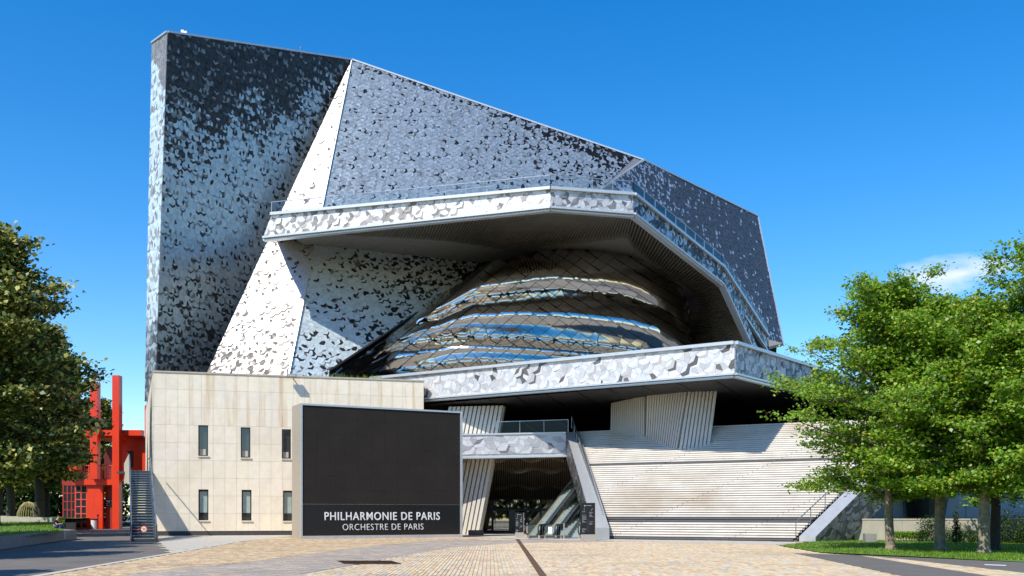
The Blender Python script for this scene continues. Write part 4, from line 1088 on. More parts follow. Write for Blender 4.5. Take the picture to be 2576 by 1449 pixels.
# the cobbled plaza
ZONE_L = [(-7.0, 11)]+gp((107, 1449), (435, 1394), (600, 1364.5), (680, 1354), (745, 1350), (745, 1344))
plz = sheet('cobbled_plaza', [(40, 11), (-7.0, 11)]+gp((107, 1449), (435, 1394), (600, 1364.5), (680, 1354), (745, 1350), (745, 1338), (1210, 1338), (1420, 1338), (2020, 1362), (2080, 1392), (2260, 1410), (2600, 1445), (2800, 1470)), GROUT, -.018)
laneU = [(-200, 1530), (300, 1448), (650, 1410), (900, 1378), (1075, 1360), (1300, 1352)]; laneL = [(400, 1530), (750, 1448), (1000, 1401), (1125, 1378), (1288, 1366), (1600, 1362), (2100, 1371)]
def yat(tab, x):
    if x <= tab[0][0]: return tab[0][1]
    for (a, b_), (c, d) in zip(tab[:-1], tab[1:]):
        if x <= c: return b_+(d-b_)*(x-a)/(c-a)
    return tab[-1][1]
def zone(x, y):
    if y < 20: pxx = HX+F*x/y; pyy = HY+F*CAMH/y
    else: pxx = HX+F*x/y; pyy = HY+F*CAMH/y
    return pxx, pyy
# asphalt wedge and right areas (pixel outlines turned into ground outlines)
wedge = gp((1993, 1391), (2158, 1397), (2488, 1449), (2900, 1530), (2700, 1530), (2268, 1449))
right_edge = [(1958, 1373), (2063, 1391), (2200, 1400), (2350, 1414), (2576, 1440), (2900, 1480)]
PL = []
def stones(x0, x1, y0, y1, wdt, lng, rotl, test, tonef, seed):
    rs_ = random.Random(seed); dirv = Vector((math.sin(rotl), math.cos(rotl))); wv_ = Vector((dirv.y, -dirv.x))
    ext_x = (x1-x0); ext_y = (y1-y0); c = Vector(((x0+x1)/2, (y0+y1)/2)); r_ = math.hypot(ext_x, ext_y)/2
    for i in range(int(-r_/wdt), int(r_/wdt)+1):
        s = -r_+rs_.random()*lng
        while s < r_:
            L = lng*rs_.uniform(.75, 1.25); ce = c+wv_*(i*wdt)+dirv*(s+L/2)
            if x0 < ce.x < x1 and y0 < ce.y < y1:
                pxx = HX+F*ce.x/ce.y; pyy = HY+F*CAMH/ce.y
                if -30 < pxx < 2640 and pyy < 1475 and test(ce.x, ce.y, pxx, pyy):
                    PL.append((ce.y, ce, dirv*(L/2-.008), wv_*(wdt/2-.008), tonef(rs_, pxx, pyy)))
            s += L
wedge_p = [(a, b_) for a, b_ in wedge]
def main_test(x, y, px_, py_):
    if py_ < yat(laneL, px_)+.4: return False
    if px_ > 1950 and py_ < yat(right_edge, px_): return False
    if inpoly(x, y, wedge_p): return False
    return True
def main_tone(rs_, px_, py_):
    k = rs_.random(); v = rs_.uniform(.85, 1.12)
    if k < .12: c = (.62, .38, .2)
    elif k < .3: c = (.62, .54, .42)
    elif k < .36: c = (.5, .4, .32)
    else: c = (.68, .52, .31)
    return tuple(min(.8, q*v) for q in c)
def lane_test(x, y, px_, py_): return yat(laneU, px_) < py_ <= yat(laneL, px_) and px_ < 2000 and not (py_ < 1358 and px_ > 1200)
def lane_tone(rs_, px_, py_):
    v = rs_.uniform(.75, 1.2); c = rs_.choice(((.42, .35, .27), (.46, .37, .27), (.35, .31, .27), (.48, .37, .28))); return tuple(q*v for q in c)
kerbY = [(60, 1458), (107, 1449), (270, 1421), (435, 1393), (600, 1363.5), (680, 1353), (745, 1349), (1300, 1347)]
def or_test(x, y, px_, py_): return py_ <= yat(laneU, px_) and py_ > yat(kerbY, px_)+1 and px_ < 1300
def or_tone(rs_, px_, py_):
    v = rs_.uniform(.7, 1.2); c = rs_.choice(((.62, .42, .2), (.66, .5, .3), (.6, .4, .22), (.45, .3, .2), (.68, .55, .34))); return tuple(q*v for q in c)
stones(-16, 36, 24.5, 60, .125, .46, R(-1.3), main_test, main_tone, 1)
stones(-16, 16, 24.5, 70, .42, .15, R(8), lane_test, lane_tone, 2)
stones(-24, 2, 24.5, 70, .3, .14, R(12), or_test, or_tone, 3)
PL.sort(key=lambda t: -(t[2].length*t[3].length)*abs(1)/t[0]**3)
print('cobbles', len(PL))
def stone_mesh(mb, ce, a, b_, tone, jit):
    z_ = jit; c = Vector((ce.x, ce.y, 0)); a = Vector((a.x, a.y, 0)); b_ = Vector((b_.x, b_.y, 0)); bv = .012
    top = [c-a*(1-.03)-b_*.93, c+a*.97-b_*.93, c+a*.97+b_*.93, c-a*.97+b_*.93]; top = [Vector((p.x, p.y, z_)) for p in top]
    low = [c-a-b_, c+a-b_, c+a+b_, c-a+b_]; low = [Vector((p.x, p.y, -.016)) for p in low]
    i = len(mb.v); mb.v += [tuple(p) for p in top+low]; mb.face((i+3, i+2, i+1, i), tone)
    for k in range(4): j = (k+1) % 4; mb.face((i+k, i+j, i+4+j, i+4+k), tone)
big = MB()
for k, (d_, ce, a, b_, tn) in enumerate(PL):
    jit = random.uniform(-.002, .004)
    if k < 300:
        m_ = MB(); stone_mesh(m_, ce, a, b_, tn, jit); m_.build('cobblestone', COB, plz, tone=True)
    else: stone_mesh(big, ce, a, b_, tn, jit)
big.build('cobblestone', COB, plz, tone=True, kind='stuff')
sheet('asphalt_strip', wedge, ASPHW, .004)
# pale flags before the stairs
sheet('stair_forecourt', gp((1160, 1347), (1300, 1356), (1500, 1360), (2005, 1371.5), (1998, 1363), (1520, 1356), (1320, 1345), (1200, 1343)), PAVER, .003)
sheet('right_path', gp((2063, 1392), (2228, 1402), (2576, 1441), (2900, 1480), (2900, 1425), (2576, 1415)), ASPHW, .004)
# painted dash on the right path
sheet('path_marking', gp((2475, 1420), (2530, 1422), (2532, 1424), (2478, 1422)), WHITE, .009)
# drain channel and grate
mb = MB(); a0, a1, b0, b1 = G(1297, 1356.5), G(1306, 1356.5), G(1378, 1452), G(1358, 1452)
mb.poly([Vector((p.x, p.y, .006)) for p in (a0, a1, b0, b1)]); dr = mb.build('drain_channel', RUST); tag(dr, 'narrow rusty drain channel crossing the cobbles towards the sign totem', 'drain')
mb = MB()
for k in range(90):
    t = k/90; p = lerp(a0, b1, t); q = lerp(a1, b0, t); mb.bar(p+Vector((0, 0, .012)), q+Vector((0, 0, .012)), .05, .01)
mb.build('drain_bar', RUST, dr, kind='stuff')
gr = MB(); g4 = [G(848, 1411.5), G(985, 1411.5), G(1012, 1419.5), G(868, 1419.5)]; gr.poly([Vector((p.x, p.y, .008)) for p in g4]); go = gr.build('drain_grate', RUST); tag(go, 'long flat metal drain grate set in the cobbles below the screen', 'grate')
mb = MB()
for k in range(70): p = lerp(g4[0], g4[1], k/70); q = lerp(g4[3], g4[2], k/70); mb.bar(p+Vector((0, 0, .014)), q+Vector((0, 0, .014)), .045, .01)
mb.build('grate_bar', RUST, go, kind='stuff')

# ------------------------------------------------------------------ right lawn, wall, block, hedge and building behind
def lawnz(x, y): return .02+max(0, min(1, (y-44)/12))*.12
rl_pts = gp((1958, 1373), (2063, 1390), (2300, 1401), (2576, 1415), (2900, 1428), (3000, 1340), (2150, 1352))
sheet('lawn', rl_pts, LAWN, .02)
def blades(n_, ptsfn, name, m, h0, h1, label, wd=.02):
    mb = MB()
    for i in range(n_):
        p = ptsfn()
        if p is None: continue
        a = random.uniform(0, 6.28); q = Vector((math.cos(a), math.sin(a), 0)); h = random.uniform(h0, h1); s = q.cross(Vector((0, 0, 1)))*wd
        mb.poly([p-s, p+s, p+q*h*.5+Vector((0, 0, h))])
    o = mb.build(name, m, kind='stuff'); o['label'] = label; o['category'] = 'grass'; return o
def rp_lawn():
    y = 35+29*random.random()**1.3; x = random.uniform(14, 40)*y/60*1.2
    return Vector((x, y, .02)) if inpoly(x, y, rl_pts) else None
blades(42000, rp_lawn, 'grass', GRASS, .04, .1, 'mown green lawn under the trees on the right', .018)
LWD = 61.0
lw = thing('low_wall', 'low pale concrete wall behind the trees on the right', 'wall', (X(2400, LWD), LWD, 0))
xa = X(2150, LWD)
for i in range(6): m_ = MB(); m_.box(xa+i*3.0, xa+i*3.0+2.985, LWD, LWD+.3, 0, 1.3); m_.build('wall_panel', CONCL, lw)
m_ = MB(); m_.box(xa, xa+18, LWD-.03, LWD+.33, 1.302, 1.38); m_.build('coping', KERB, lw)
m_ = MB(); m_.prism([Vector((X(2166, 58), 57.3, 0)), Vector((X(2190, 58), 57, 0)), Vector((X(2190, 58), 57, .5)), Vector((X(2166, 58), 57.3, .52))], (.1, .7, 0)); o = m_.build('concrete_block', CONC); tag(o, 'rough concrete block on the ground beside the slanted stair beam', 'block')
RBD = 78.0
rbld = thing('panelled_building', 'pale blue grey panelled building seen behind the trees on the right', 'building', (X(2450, RBD), RBD, 0))
xa = X(2195, RBD)
m_ = MB(); m_.box(xa, xa+30, RBD+.1, RBD+8, 0, 6.5); m_.build('wall', SIDEGREY, rbld)
for i in range(12):
    for j in range(2):
        m_ = MB(); m_.box(xa+i*2.5+.02, xa+(i+1)*2.5-.02, RBD, RBD+.098, 1.4+j*2.5, 1.4+(j+1)*2.5-.04); m_.build('panel', PANELW, rbld)
m_ = MB(); m_.box(xa, xa+30, RBD-.05, RBD+.09, 1.2, 1.36); m_.build('ledge', TRIM, rbld)
m_ = MB(); m_.tube((X(2345, RBD-1.5), RBD-.6, 1.4), (X(2345, RBD-1.5), RBD-.6, 5.2), 1.3, 1.9, n=20); m_.build('round_bay', mat('dark_grey_bay', (.07, .075, .09), rough=.4, metal=.3), rbld)

# ------------------------------------------------------------------ trees
def leaf_cloud(pos, size, droop=.3, rot=None):
    n = len(pos); nrm = rng.normal(0, 1, (n, 3)); nrm[:, 2] = np.abs(nrm[:, 2])+.75; nrm[:, 0] -= .25; nrm[:, 1] -= .35; nrm /= np.linalg.norm(nrm, axis=1)[:, None]
    d = rng.normal(0, 1, (n, 3)); d[:, 2] -= droop; d -= nrm*np.sum(d*nrm, 1)[:, None]; d /= np.linalg.norm(d, axis=1)[:, None]
    s = np.cross(nrm, d); sz = size*rng.uniform(.6, 1.25, n)[:, None]
    v = np.empty((n, 4, 3)); v[:, 0] = pos-d*sz*.5; v[:, 2] = pos+d*sz*.55-nrm*sz*.12
    v[:, 1] = pos+s*sz*.42+nrm*sz*.1; v[:, 3] = pos-s*sz*.42+nrm*sz*.1
    return v.reshape(-1, 3)
def leaf_mesh(name, pos, size, m, parent, droop=.3):
    v = leaf_cloud(np.asarray(pos), size, droop); n = len(v)//4
    me = bpy.data.meshes.new(name); me.vertices.add(len(v)); me.vertices.foreach_set('co', v.astype(np.float32).ravel())
    me.loops.add(n*4); me.loops.foreach_set('vertex_index', np.arange(n*4, dtype=np.int32)); me.polygons.add(n)
    me.polygons.foreach_set('loop_start', np.arange(0, n*4, 4, dtype=np.int32)); me.update(calc_edges=True); me.validate(); me.materials.append(m)
    return link(name, me, parent)
def tree(loc, H, zb, RAD, prof, label, leafm, barkm, nl=70, lpt=60, lsize=.17, tr=.22, seed=0, name='tree', cat='tree', group=None, elev=(8, 65), twig=.22, lean=0.0, spread=.3):
    rs_ = random.Random(seed); global rng; rng = np.random.default_rng(seed+11)
    t = thing(name, label, cat, tuple(loc), group); loc = Vector(loc)
    mb = MB(); pts = [loc]; p = loc.copy(); N = 9
    for i in range(N):
        p = p+Vector((rs_.uniform(-.12, .12)+lean, rs_.uniform(-.12, .12), H*.93/N)); pts.append(p.copy())
    for i in range(N): mb.tube(pts[i], pts[i+1], tr*(1-i/N)**.8+.02, tr*(1-(i+1)/N)**.8+.015, n=9, cap=False)
    mb.tube(loc, loc+Vector((0, 0, .25)), tr*1.5, tr*1.02, n=9, cap=False)
    trunk = mb; pos = []
    limbs = MB()
    def at_h(h):
        k = max(0, min(N-1e-6, h/(H*.93)*N)); i = int(k); return lerp(pts[i], pts[i+1], k-i)
    for i in range(nl):
        f = (i+rs_.random())/nl; h = zb+(H*.95-zb)*(f**.92); az = i*2.39996+rs_.uniform(-.4, .4)
        el = R(elev[0]+(elev[1]-elev[0])*f+rs_.uniform(-8, 8)); Lr = interp(f, prof)*RAD*rs_.uniform(.72, 1.16); L = Lr/max(.45, math.cos(el))
        if f > .9: L = min(L, 1.9)
        s = at_h(h*.97-.3 if h > zb+.5 else h); d = Vector((math.cos(az)*math.cos(el), math.sin(az)*math.cos(el), math.sin(el)))
        n_ = 7; p = s.copy(); prev = p.copy(); r0 = .02+.012*L
        for k in range(n_):
            dd = d+Vector((rs_.uniform(-.16, .16), rs_.uniform(-.16, .16), rs_.uniform(-.1, .1)-.10*k/n_)); dd.normalize(); d = lerp(d, dd, .6).normalized()
            q = p+d*(L/n_); limbs.tube(p, q, r0*(1-k/n_)+.008, r0*(1-(k+1)/n_)+.006, n=5, cap=False)
            if k >= 1:
                for s_ in range(2 if k < n_-1 else 3):
                    a2 = rs_.uniform(0, 6.28); td = (d*.7+Vector((math.cos(a2), math.sin(a2), rs_.uniform(-.35, .45)))).normalized(); tl = L*twig*rs_.uniform(.6, 1.3)*(1-.4*k/n_)+.25
                    e = lerp(p, q, rs_.random())+td*tl; st_ = lerp(p, q, .5); limbs.tube(st_, e, .012, .005, n=3, cap=False)
                    m_ = max(6, int(lpt*(.6+.6*rs_.random())))
                    tt = rng.uniform(.25, 1.1, m_)[:, None]; base_ = np.array(st_)[None]*(1-tt)+np.array(e)[None]*tt
                    off = rng.normal(0, 1, (m_, 3))*np.array([spread, spread, spread*.4]); off[:, 2] -= .06
                    pos.append(base_+off)
            p = q
    pos = np.concatenate(pos)
    tk = trunk.build('trunk', barkm, t, smooth=True); limbs.build('branches', BRANCH, tk, smooth=True)
    o = leaf_mesh('crown', pos, lsize, leafm, t); t['_n'] = len(pos); print(label[:30], len(pos)); return t
profR = [(0, .72), (.12, .98), (.3, 1.0), (.55, .74), (.8, .42), (1, .1)]
RG = 'young broadleaf trees on the right lawn'
tree(G(2240, 1383), 12.5, 2.4, 4.65, profR, 'leftmost bright green tree on the right lawn, its branches reaching over the staircase', LEAFR, BARK, nl=84, lpt=50, lsize=.17, tr=.2, seed=3, name='broadleaf_tree', group=RG, spread=.26)
tree(G(2365, 1385), 11.3, 2.6, 4.3, profR, 'second green tree on the right lawn, with shrubs at its darker foot', LEAFR, BARK, nl=76, lpt=50, lsize=.17, tr=.24, seed=4, name='broadleaf_tree', group=RG, spread=.26)
tree(G(2475, 1392), 10.0, 2.5, 4.2, profR, 'third green tree on the right lawn, with the mottled trunk', LEAFR, BARK, nl=72, lpt=50, lsize=.165, tr=.24, seed=5, name='broadleaf_tree', group=RG, spread=.26)
tree(G(2502, 1386), 10.2, 3.0, 4.2, profR, 'shaded green tree standing just behind the one with the mottled trunk', LEAFR, BARKD, nl=60, lpt=40, lsize=.18, tr=.22, seed=6, name='broadleaf_tree', group=RG, spread=.28)
tree(G(2700, 1396), 13.3, 2.6, 4.6, profR, 'green tree at the right edge of the picture, its crown rising highest', LEAFR, BARK, nl=70, lpt=50, lsize=.165, tr=.22, seed=8, name='broadleaf_tree', group=RG, spread=.26)
tree(Vector((X(2620, 56), 56, 0)), 10.5, 2.2, 4.8, profR, 'green tree farther back at the far right, seen between the nearer crowns', LEAFR, BARKD, nl=50, lpt=30, lsize=.22, tr=.2, seed=9, name='broadleaf_tree', group=RG, spread=.32)
# shrubs and hedge by the low wall
def shrub(loc, rx, ry, h, n_, label, size=.09, name='shrub', cat='shrub', group=None):
    t = thing(name, label, cat, tuple(loc), group); loc = Vector(loc)
    m_ = MB()
    for k in range(9): a = k*.7; m_.tube(loc, loc+Vector((math.cos(a)*rx*.5, math.sin(a)*ry*.5, h*.75)), .02, .008, n=4)
    m_.build('stems', BARKD, t)
    d = rng.normal(0, 1, (n_, 3)); d /= np.linalg.norm(d, axis=1)[:, None]; d[:, 2] = np.abs(d[:, 2])*.9
    r_ = rng.uniform(.55, 1, n_)[:, None]*(1+.25*np.sin(d[:, :1]*7+loc.x)*np.cos(d[:, 1:2]*6)); p = d*r_*np.array([rx, ry, h])+np.array(loc)+np.array([0, 0, .05])
    leaf_mesh('foliage', p, size, LEAFD, t); return t
SG = 'dark shrubs before the low wall'
shrub(Vector((X(2345, 58), 58, 0)), 1.1, .9, 1.75, 2600, 'dark tall shrub against the low wall behind the second tree', group=SG)
shrub(Vector((X(2420, 57), 57, 0)), 1.2, .9, 1.0, 2200, 'low dark shrub between the second and third trunks', group=SG)
shrub(Vector((X(2530, 56), 56, 0)), 1.7, .9, 2.1, 3600, 'large dark shrub right of the mottled trunk', group=SG)
shrub(Vector((X(2610, 55), 55, 0)), 1.7, .9, 1.7, 3000, 'broad dark shrub at the right edge below the crowns', group=SG)
shrub(Vector((X(2405, 55), 55, 0)), .25, .25, 2.2, 420, 'slim young conifer with tiered twigs between two trunks', size=.12)
m_ = thing('hedge', 'low clipped green hedge along the foot of the low wall', 'hedge', (X(2300, 59), 59, 0))
n_ = 5200; q = np.stack([rng.uniform(X(2256, 59), X(2335, 59), n_), rng.uniform(58.6, 60, n_), np.abs(rng.beta(3, 1.2, n_))*.55+.05], 1); leaf_mesh('foliage', q, .08, LEAFR, m_)
mm_ = MB()
for k in range(12): xx = X(2258+k*6.8, 59); mm_.tube((xx, 59.3, 0), (xx, 59.3, .4), .02, n=4)
mm_.build('stems', BARKD, m_)

# left park: mound lawn, lindens
def parkz(x, y): return .56+max(0, min(1, (y-52)/45))*.72
mb = MB(); xs_ = 14; ys_ = 20; ids = {}
def edge_x(y): return interp(y, [(40, -24.0), (46, -24.3), (56, -26.3), (62, -28.4), (66, -31), (75, -35), (99, -44.8), (120, -50), (200, -70)])
yv = [40, 46, 52, 58, 62, 66, 70, 75, 80, 88, 95, 105, 120, 140, 170, 200]
for j, y in enumerate(yv):
    xr = edge_x(y)-.2
    for i in range(xs_+1): x = xr-(i/xs_)**1.5*90; ids[i, j] = len(mb.v); mb.v.append((x, y, parkz(x, y)-.06))
for j in range(len(yv)-1):
    for i in range(xs_): mb.face((ids[i+1, j], ids[i, j], ids[i, j+1], ids[i+1, j+1]))
mb.build('park_lawn', LAWN, kind='structure', smooth=True)
def rp_park():
    y = random.uniform(46, 100); x = edge_x(y)-.3-random.random()**1.5*22
    return Vector((x, y, parkz(x, y)-.06))
blades(15000, rp_park, 'grass', GRASS, .05, .14, 'shaded park grass on the raised bed at the left', .025)
def ribbon(name, pts, h, label, zf=None, th=.35, seg=None):
    t = thing(name, label, 'wall', tuple(pts[0]))
    for a, b_ in zip(pts[:-1], pts[1:]):
        d = (b_-a).normalized(); n = Vector((-d.y, d.x, 0))*th; m_ = MB(); m_.prism([a+d*.01, b_-d*.01, b_-d*.01+n, a+d*.01+n], (0, 0, h)); m_.build('wall_segment', CONC, t)
    return t
W1 = [G(-110, 1404), G(-40, 1390), G(40, 1377), G(110, 1366.5), G(155, 1360.5), G(176, 1358)]
cw1 = ribbon('curved_wall', W1, .62, 'near curved grey concrete seat wall with a round white emblem at its end')
W1b = [W1[-1], W1[-1]+Vector((-.2, 1.4, 0)), Vector((X(150, 68), 68.3, 0)), Vector((X(80, 69), 69.3, 0)), Vector((X(20, 68), 68.3, 0))]
ribbon('curved_wall', W1b, .62, 'inner curved concrete seat wall on which the man in black sits')
W2 = [Vector((X(20, 88), 88, 0)), Vector((X(100, 92), 92, 0)), Vector((X(160, 97), 96, 0)), Vector((X(190, 99), 99, 0)), Vector((X(193, 102), 101.5, 0))]
ribbon('curved_wall', W2, .8, 'farther curved concrete wall in front of the red pavilion')
# emblem discs
def emblem(p, nrm, r_, label):
    t = thing('wall_emblem', label, 'emblem', tuple(p)); n = Vector(nrm).normalized()
    m_ = MB(); m_.tube(p, p+n*.012, r_, n=20); m_.build('disc', WHITE, t)
    m_ = MB(); m_.tube(p+n*.0125, p+n*.02, r_*.72, n=20); m_.build('inner_disc', CONC, t)
    m_ = MB(); m_.box(p.x-r_*.2, p.x+r_*.2, p.y-.05, p.y-.03, p.z-r_*.45, p.z+r_*.45); m_.build('mark', WHITE, t)
dW = (W1[-1]-W1[-2]).normalized(); nW = Vector((dW.y, -dW.x, 0)); emblem(lerp(W1[-2], W1[-1], .35)+Vector((0, 0, .33))+nW*.01, nW, .2, 'small round white emblem on the end of the near curved wall')
emblem(Vector((X(166, 96.5), 96.1, .5)), (0, -1, 0), .3, 'small cream arched emblem on the farther curved wall')
# pale bench wall and wire arch in the park
m_ = thing('park_bench_wall', 'long pale bench wall deep in the shaded park behind the trunks', 'bench', (X(60, 82), 82, 1))
for i in range(6):
    q = MB(); a = X(-40+i*29, 82); b_ = X(-40+(i+1)*29-.4, 82); q.box(a, b_, 82, 82.5, .9, 1.55-.04*i); q.build('segment', CONCL, m_)
ar = thing('willow_arch', 'low dome of thin bent willow rods on the park grass', 'willow dome', (X(73, 90), 90, 1.2))
m_ = MB(); c = Vector((X(71, 90), 90, 1.2))
for k in range(14):
    a = k*math.pi/14; pts = [c+Vector((math.cos(a)*1.0*math.cos(t_), math.sin(a)*.9*math.cos(t_), math.sin(t_)*1.6)) for t_ in np.linspace(0, math.pi, 9)]; m_.path(pts, .025, 4)
m_.build('rods', mat('willow_rod', (.45, .38, .18), rough=.8), ar)
profL = [(0, .85), (.15, 1.02), (.35, .98), (.6, .66), (.8, .36), (1, .08)]
LG = 'linden trees of the park on the left'
def lz(x, y): return parkz(x, y)-.1
def lind(px_, D, H, rad, label, seed, lpt=34, nl=95, lsize=.4):
    p = Vector((X(px_, D), D, 0)); p.z = lz(p.x, p.y); return tree(p, H, 4.2, rad, profL, label, LEAFL, BARKD, nl=nl, lpt=lpt, lsize=lsize, tr=.42, seed=seed, name='linden_tree', group=LG, elev=(0, 62), twig=.2, spread=.5)
tA = lind(-14, 72, 23, 6.3, 'tallest dense linden with yellowish blossom at the left edge', 21, nl=110)
tB = lind(98, 86, 18.2, 3.7, 'second linden, right of the tallest, partly hiding the red pavilion', 22)
tC = dup(tB, (X(26, 92), 92, 1.1), 'linden whose dark trunk stands behind the willow dome', .95, 2.0, LG)
tD = dup(tA, (X(-120, 120), 120, 1.1), 'linden behind the tallest one, mostly outside the left edge', .9, 1.2, LG)
tE = dup(tB, (X(248, 150), 150, 0), 'distant linden rising between the red pillars', 1.12, 4.0, LG)
tF = dup(tB, (X(118, 128), 128, 1.1), 'linden deep in the park left of the red pavilion', .95, 3.1, LG)
tH = dup(tB, (X(0, 120), 120, 1.1), 'linden deep in the park near the left edge', 1.0, 5.1, LG)
tI = dup(tB, (X(95, 145), 145, 1.1), 'farthest dark linden in the depth of the park', 1.05, .6, LG)
# trees standing just outside the left of the frame, whose shade falls on the path
for k, (x, y, s, rz) in enumerate(((-25.0, 34.5, .72, .4), (-28.2, 42, .74, 2.2), (-29.5, 36.5, .8, 1.1), (-29.5, 47.5, .75, 5.2), (-32, 51, .8, 3.3), (-20.5, 21.5, .6, 1.5))):
    dup(tB, (x, y, .5 if y > 40 else 0), 'linden just beyond the left edge, '+('shading the middle of the asphalt path', 'beside the near curved wall', 'second row from the path', 'between the curved wall and the second row', 'beyond the near curved wall', 'nearest the viewer, shading the near corner of the path')[k], s, rz, LG)
# the wood across the square behind the viewer, which the steel and the windows mirror
n_ = 17000; th_ = rng.uniform(-3.35, .1, n_); rr_ = rng.uniform(95, 115, n_); q = np.stack([np.cos(th_)*rr_, np.sin(th_)*rr_, rng.uniform(0, 1, n_)**1.1*(14+5*np.sin(th_*11))+.5], 1)
fo = leaf_mesh('treeline', q, 2.4, LEAFD, None); fo['kind'] = 'stuff'; fo['label'] = 'dark belt of park trees across the square'; fo['category'] = 'trees'
# park backdrop: a far hedge mass of undergrowth
n_ = 16000; q = np.stack([rng.uniform(-110, -64, n_), rng.uniform(150, 165, n_), rng.uniform(0, 1, n_)**1.2*11+.5], 1)
fo = leaf_mesh('undergrowth', q, .9, LEAFD, None); fo['kind'] = 'stuff'; fo['label'] = 'dark undergrowth closing the far side of the park'; fo['category'] = 'undergrowth'

# ------------------------------------------------------------------ man sitting on the wall
ms_ = Vector((X(124, 67.6), 68.35, .62))
man = thing('person', 'man in black t-shirt and blue jeans sitting on the curved wall', 'person', tuple(ms_))
def skin(name, pts, edges, radii, m_, parent, root=0, lvl=1):
    me = bpy.data.meshes.new(name); me.from_pydata([tuple(p) for p in pts], edges, []); o = bpy.data.objects.new(name, me); col.objects.link(o)
    sm = o.modifiers.new('skin', 'SKIN'); 
    for i, r_ in enumerate(radii): me.skin_vertices[0].data[i].radius = (r_, r_) if isinstance(r_, (int, float)) else r_
    me.skin_vertices[0].data[root].use_root = True
    sb_ = o.modifiers.new('sub', 'SUBSURF'); sb_.levels = lvl; sb_.render_levels = lvl; me.materials.append(m_)
    o.parent = parent; o.matrix_parent_inverse = Matrix.Translation(-WORLD[parent.name]); return o
V = lambda x, y, z: ms_+Vector((x, y, z))
for_me = bpy.data.meshes
def body():
    pts = [V(0, 0, .14), V(.06, -.02, .32), V(.16, -.04, .5), V(.24, -.05, .62), V(.29, -.06, .72), V(.34, -.07, .8), V(.36, -.07, .88),   # pelvis..head
           V(.16, -.24, .55), V(.3, -.3, .32), V(.56, -.2, .36), V(.62, -.18, .39),       # near arm
           V(.2, .14, .55), V(.34, .16, .34), V(.56, .0, .37), V(.63, -.02, .41),         # far arm
           V(.05, -.12, .12), V(.5, -.16, .3), V(.46, -.16, -.12), V(.62, -.17, -.16),    # near leg
           V(.05, .1, .12), V(.52, .08, .26), V(.52, .08, -.2), V(.68, .08, -.24)]
    ed = [(0, 1), (1, 2), (2, 3), (3, 4), (4, 5), (5, 6), (3, 7), (7, 8), (8, 9), (9, 10), (3, 11), (11, 12), (12, 13), (13, 14), (0, 15), (15, 16), (16, 17), (17, 18), (0, 19), (19, 20), (20, 21), (21, 22)]
    rd = [.15, .16, .17, .1, .06, .1, .085, .07, .05, .04, .03, .07, .05, .04, .03, .11, .085, .065, .05, .11, .085, .065, .05]
    return pts, ed, rd
pts, ed, rd = body()
bo = skin('body', pts, ed, rd, SKIN, man, 0, 2)
sh = skin('tshirt', [pts[0]+Vector((0, 0, -.02)), pts[1], pts[2], pts[3], pts[7], lerp(pts[7], pts[8], .6), pts[11], lerp(pts[11], pts[12], .6)], [(0, 1), (1, 2), (2, 3), (3, 4), (4, 5), (3, 6), (6, 7)], [.17, .185, .19, .12, .088, .075, .088, .075], TSHIRT, man, 0, 2)
jn = skin('jeans', [pts[0], pts[15], pts[16], lerp(pts[16], pts[17], .92), pts[19], pts[20], lerp(pts[20], pts[21], .92)], [(0, 1), (1, 2), (2, 3), (0, 4), (4, 5), (5, 6)], [.17, .125, .1, .08, .125, .1, .08], JEANS, man, 0, 2)
for a, b_ in ((17, 18), (21, 22)):
    skin('shoe', [pts[a]-Vector((.04, 0, .02)), pts[b_]+Vector((.06, 0, -.02))], [(0, 1)], [.065, .05], SHOE, man, 0, 2)
hd = pts[5]
skin('hair', [hd+Vector((-.05, 0, .06)), hd+Vector((-.03, 0, .1)), hd+Vector((.03, 0, .115))], [(0, 1), (1, 2)], [.085, .09, .08], HAIR, man, 0, 2)
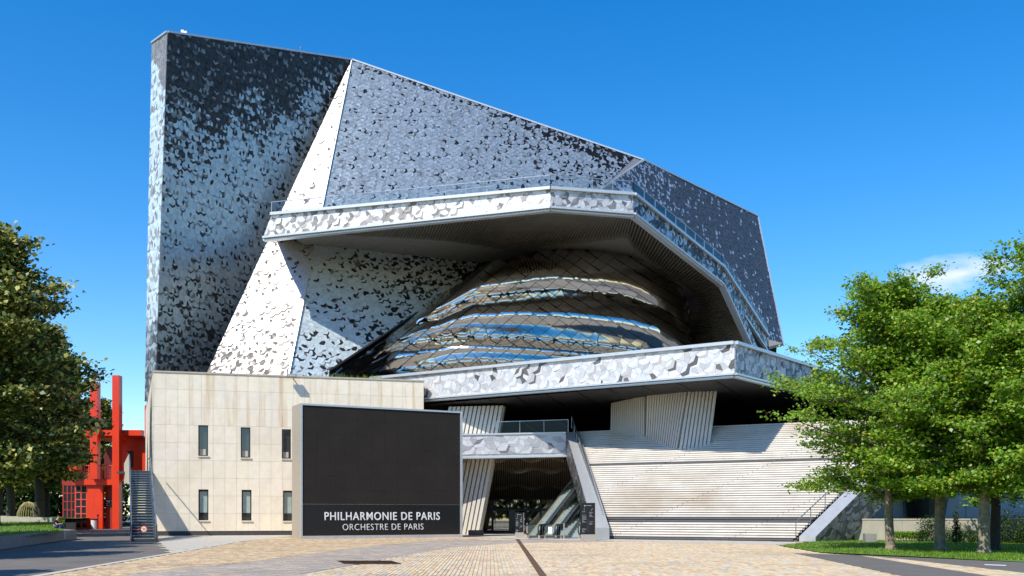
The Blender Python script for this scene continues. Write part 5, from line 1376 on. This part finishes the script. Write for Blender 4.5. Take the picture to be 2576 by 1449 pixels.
m_ = MB(); m_.tube(hd+Vector((.1, 0, 0)), hd+Vector((.14, 0, -.03)), .02, .012, n=6); m_.tube(hd+Vector((.02, -.1, .0)), hd+Vector((.02, -.11, .03)), .02, .02, n=6)
m_.tube(hd+Vector((.02, .1, .0)), hd+Vector((.02, .11, .03)), .02, .02, n=6); m_.build('nose_and_ears', SKIN, man)
m_ = MB()
for s_ in (-.035, .035): m_.tube(hd+Vector((.09, s_, .02)), hd+Vector((.1, s_, .02)), .01, n=6)
m_.tube(hd+Vector((.085, -.025, -.05)), hd+Vector((.085, .025, -.05)), .007, n=5); m_.build('eyes_and_mouth', HAIR, man)
for w_, s_ in ((10, -1), (14, 1)):
    m_ = MB(); b0_ = pts[w_]
    for k in range(4): f0 = b0_+Vector((.03, (k-1.5)*.02, .01)); m_.tube(f0, f0+Vector((.05, 0, .02)), .0095, n=5); m_.tube(f0+Vector((.05, 0, .02)), f0+Vector((.07, 0, .05)), .009, .007, n=5)
    m_.tube(b0_+Vector((0, -s_*.03, .01)), b0_+Vector((.03, -s_*.05, .05)), .011, .008, n=5); m_.build('fingers', SKIN, man)
m_ = MB(); c = lerp(pts[10], pts[14], .5)+Vector((.07, 0, .05)); m_.obox(c-Vector((.0, .035, .02)), (.01, 0, .0), (0, .07, 0), (.05, 0, .12)); o = m_.build('phone', BLACK); tag(o, 'small dark phone held by the seated man', 'phone')
# a bird in the sky
pbd = P(212, 735, 90); bd = MB(); bd.tube(pbd-Vector((.18, 0, 0)), pbd+Vector((.18, 0, .03)), .05, .03, n=6)
bd.poly([pbd+Vector((.08, 0, 0)), pbd+Vector((-.08, 0, 0)), pbd+Vector((-.15, .1, .16)), pbd+Vector((-.02, .1, .17))]); bd.poly([pbd+Vector((.08, 0, 0)), pbd+Vector((-.08, 0, 0)), pbd+Vector((.02, -.45, .1)), pbd+Vector((.1, -.45, .1))])
o = bd.build('bird', BLACK); tag(o, 'small dark bird flying in the blue sky above the left trees', 'bird')
print('tris', sum(len(m.loop_triangles) if False else sum(len(p.vertices)-2 for p in m.polygons) if len(m.polygons) < 200 else len(m.polygons)*2 for m in bpy.data.meshes), 'objects', len(scn.objects))
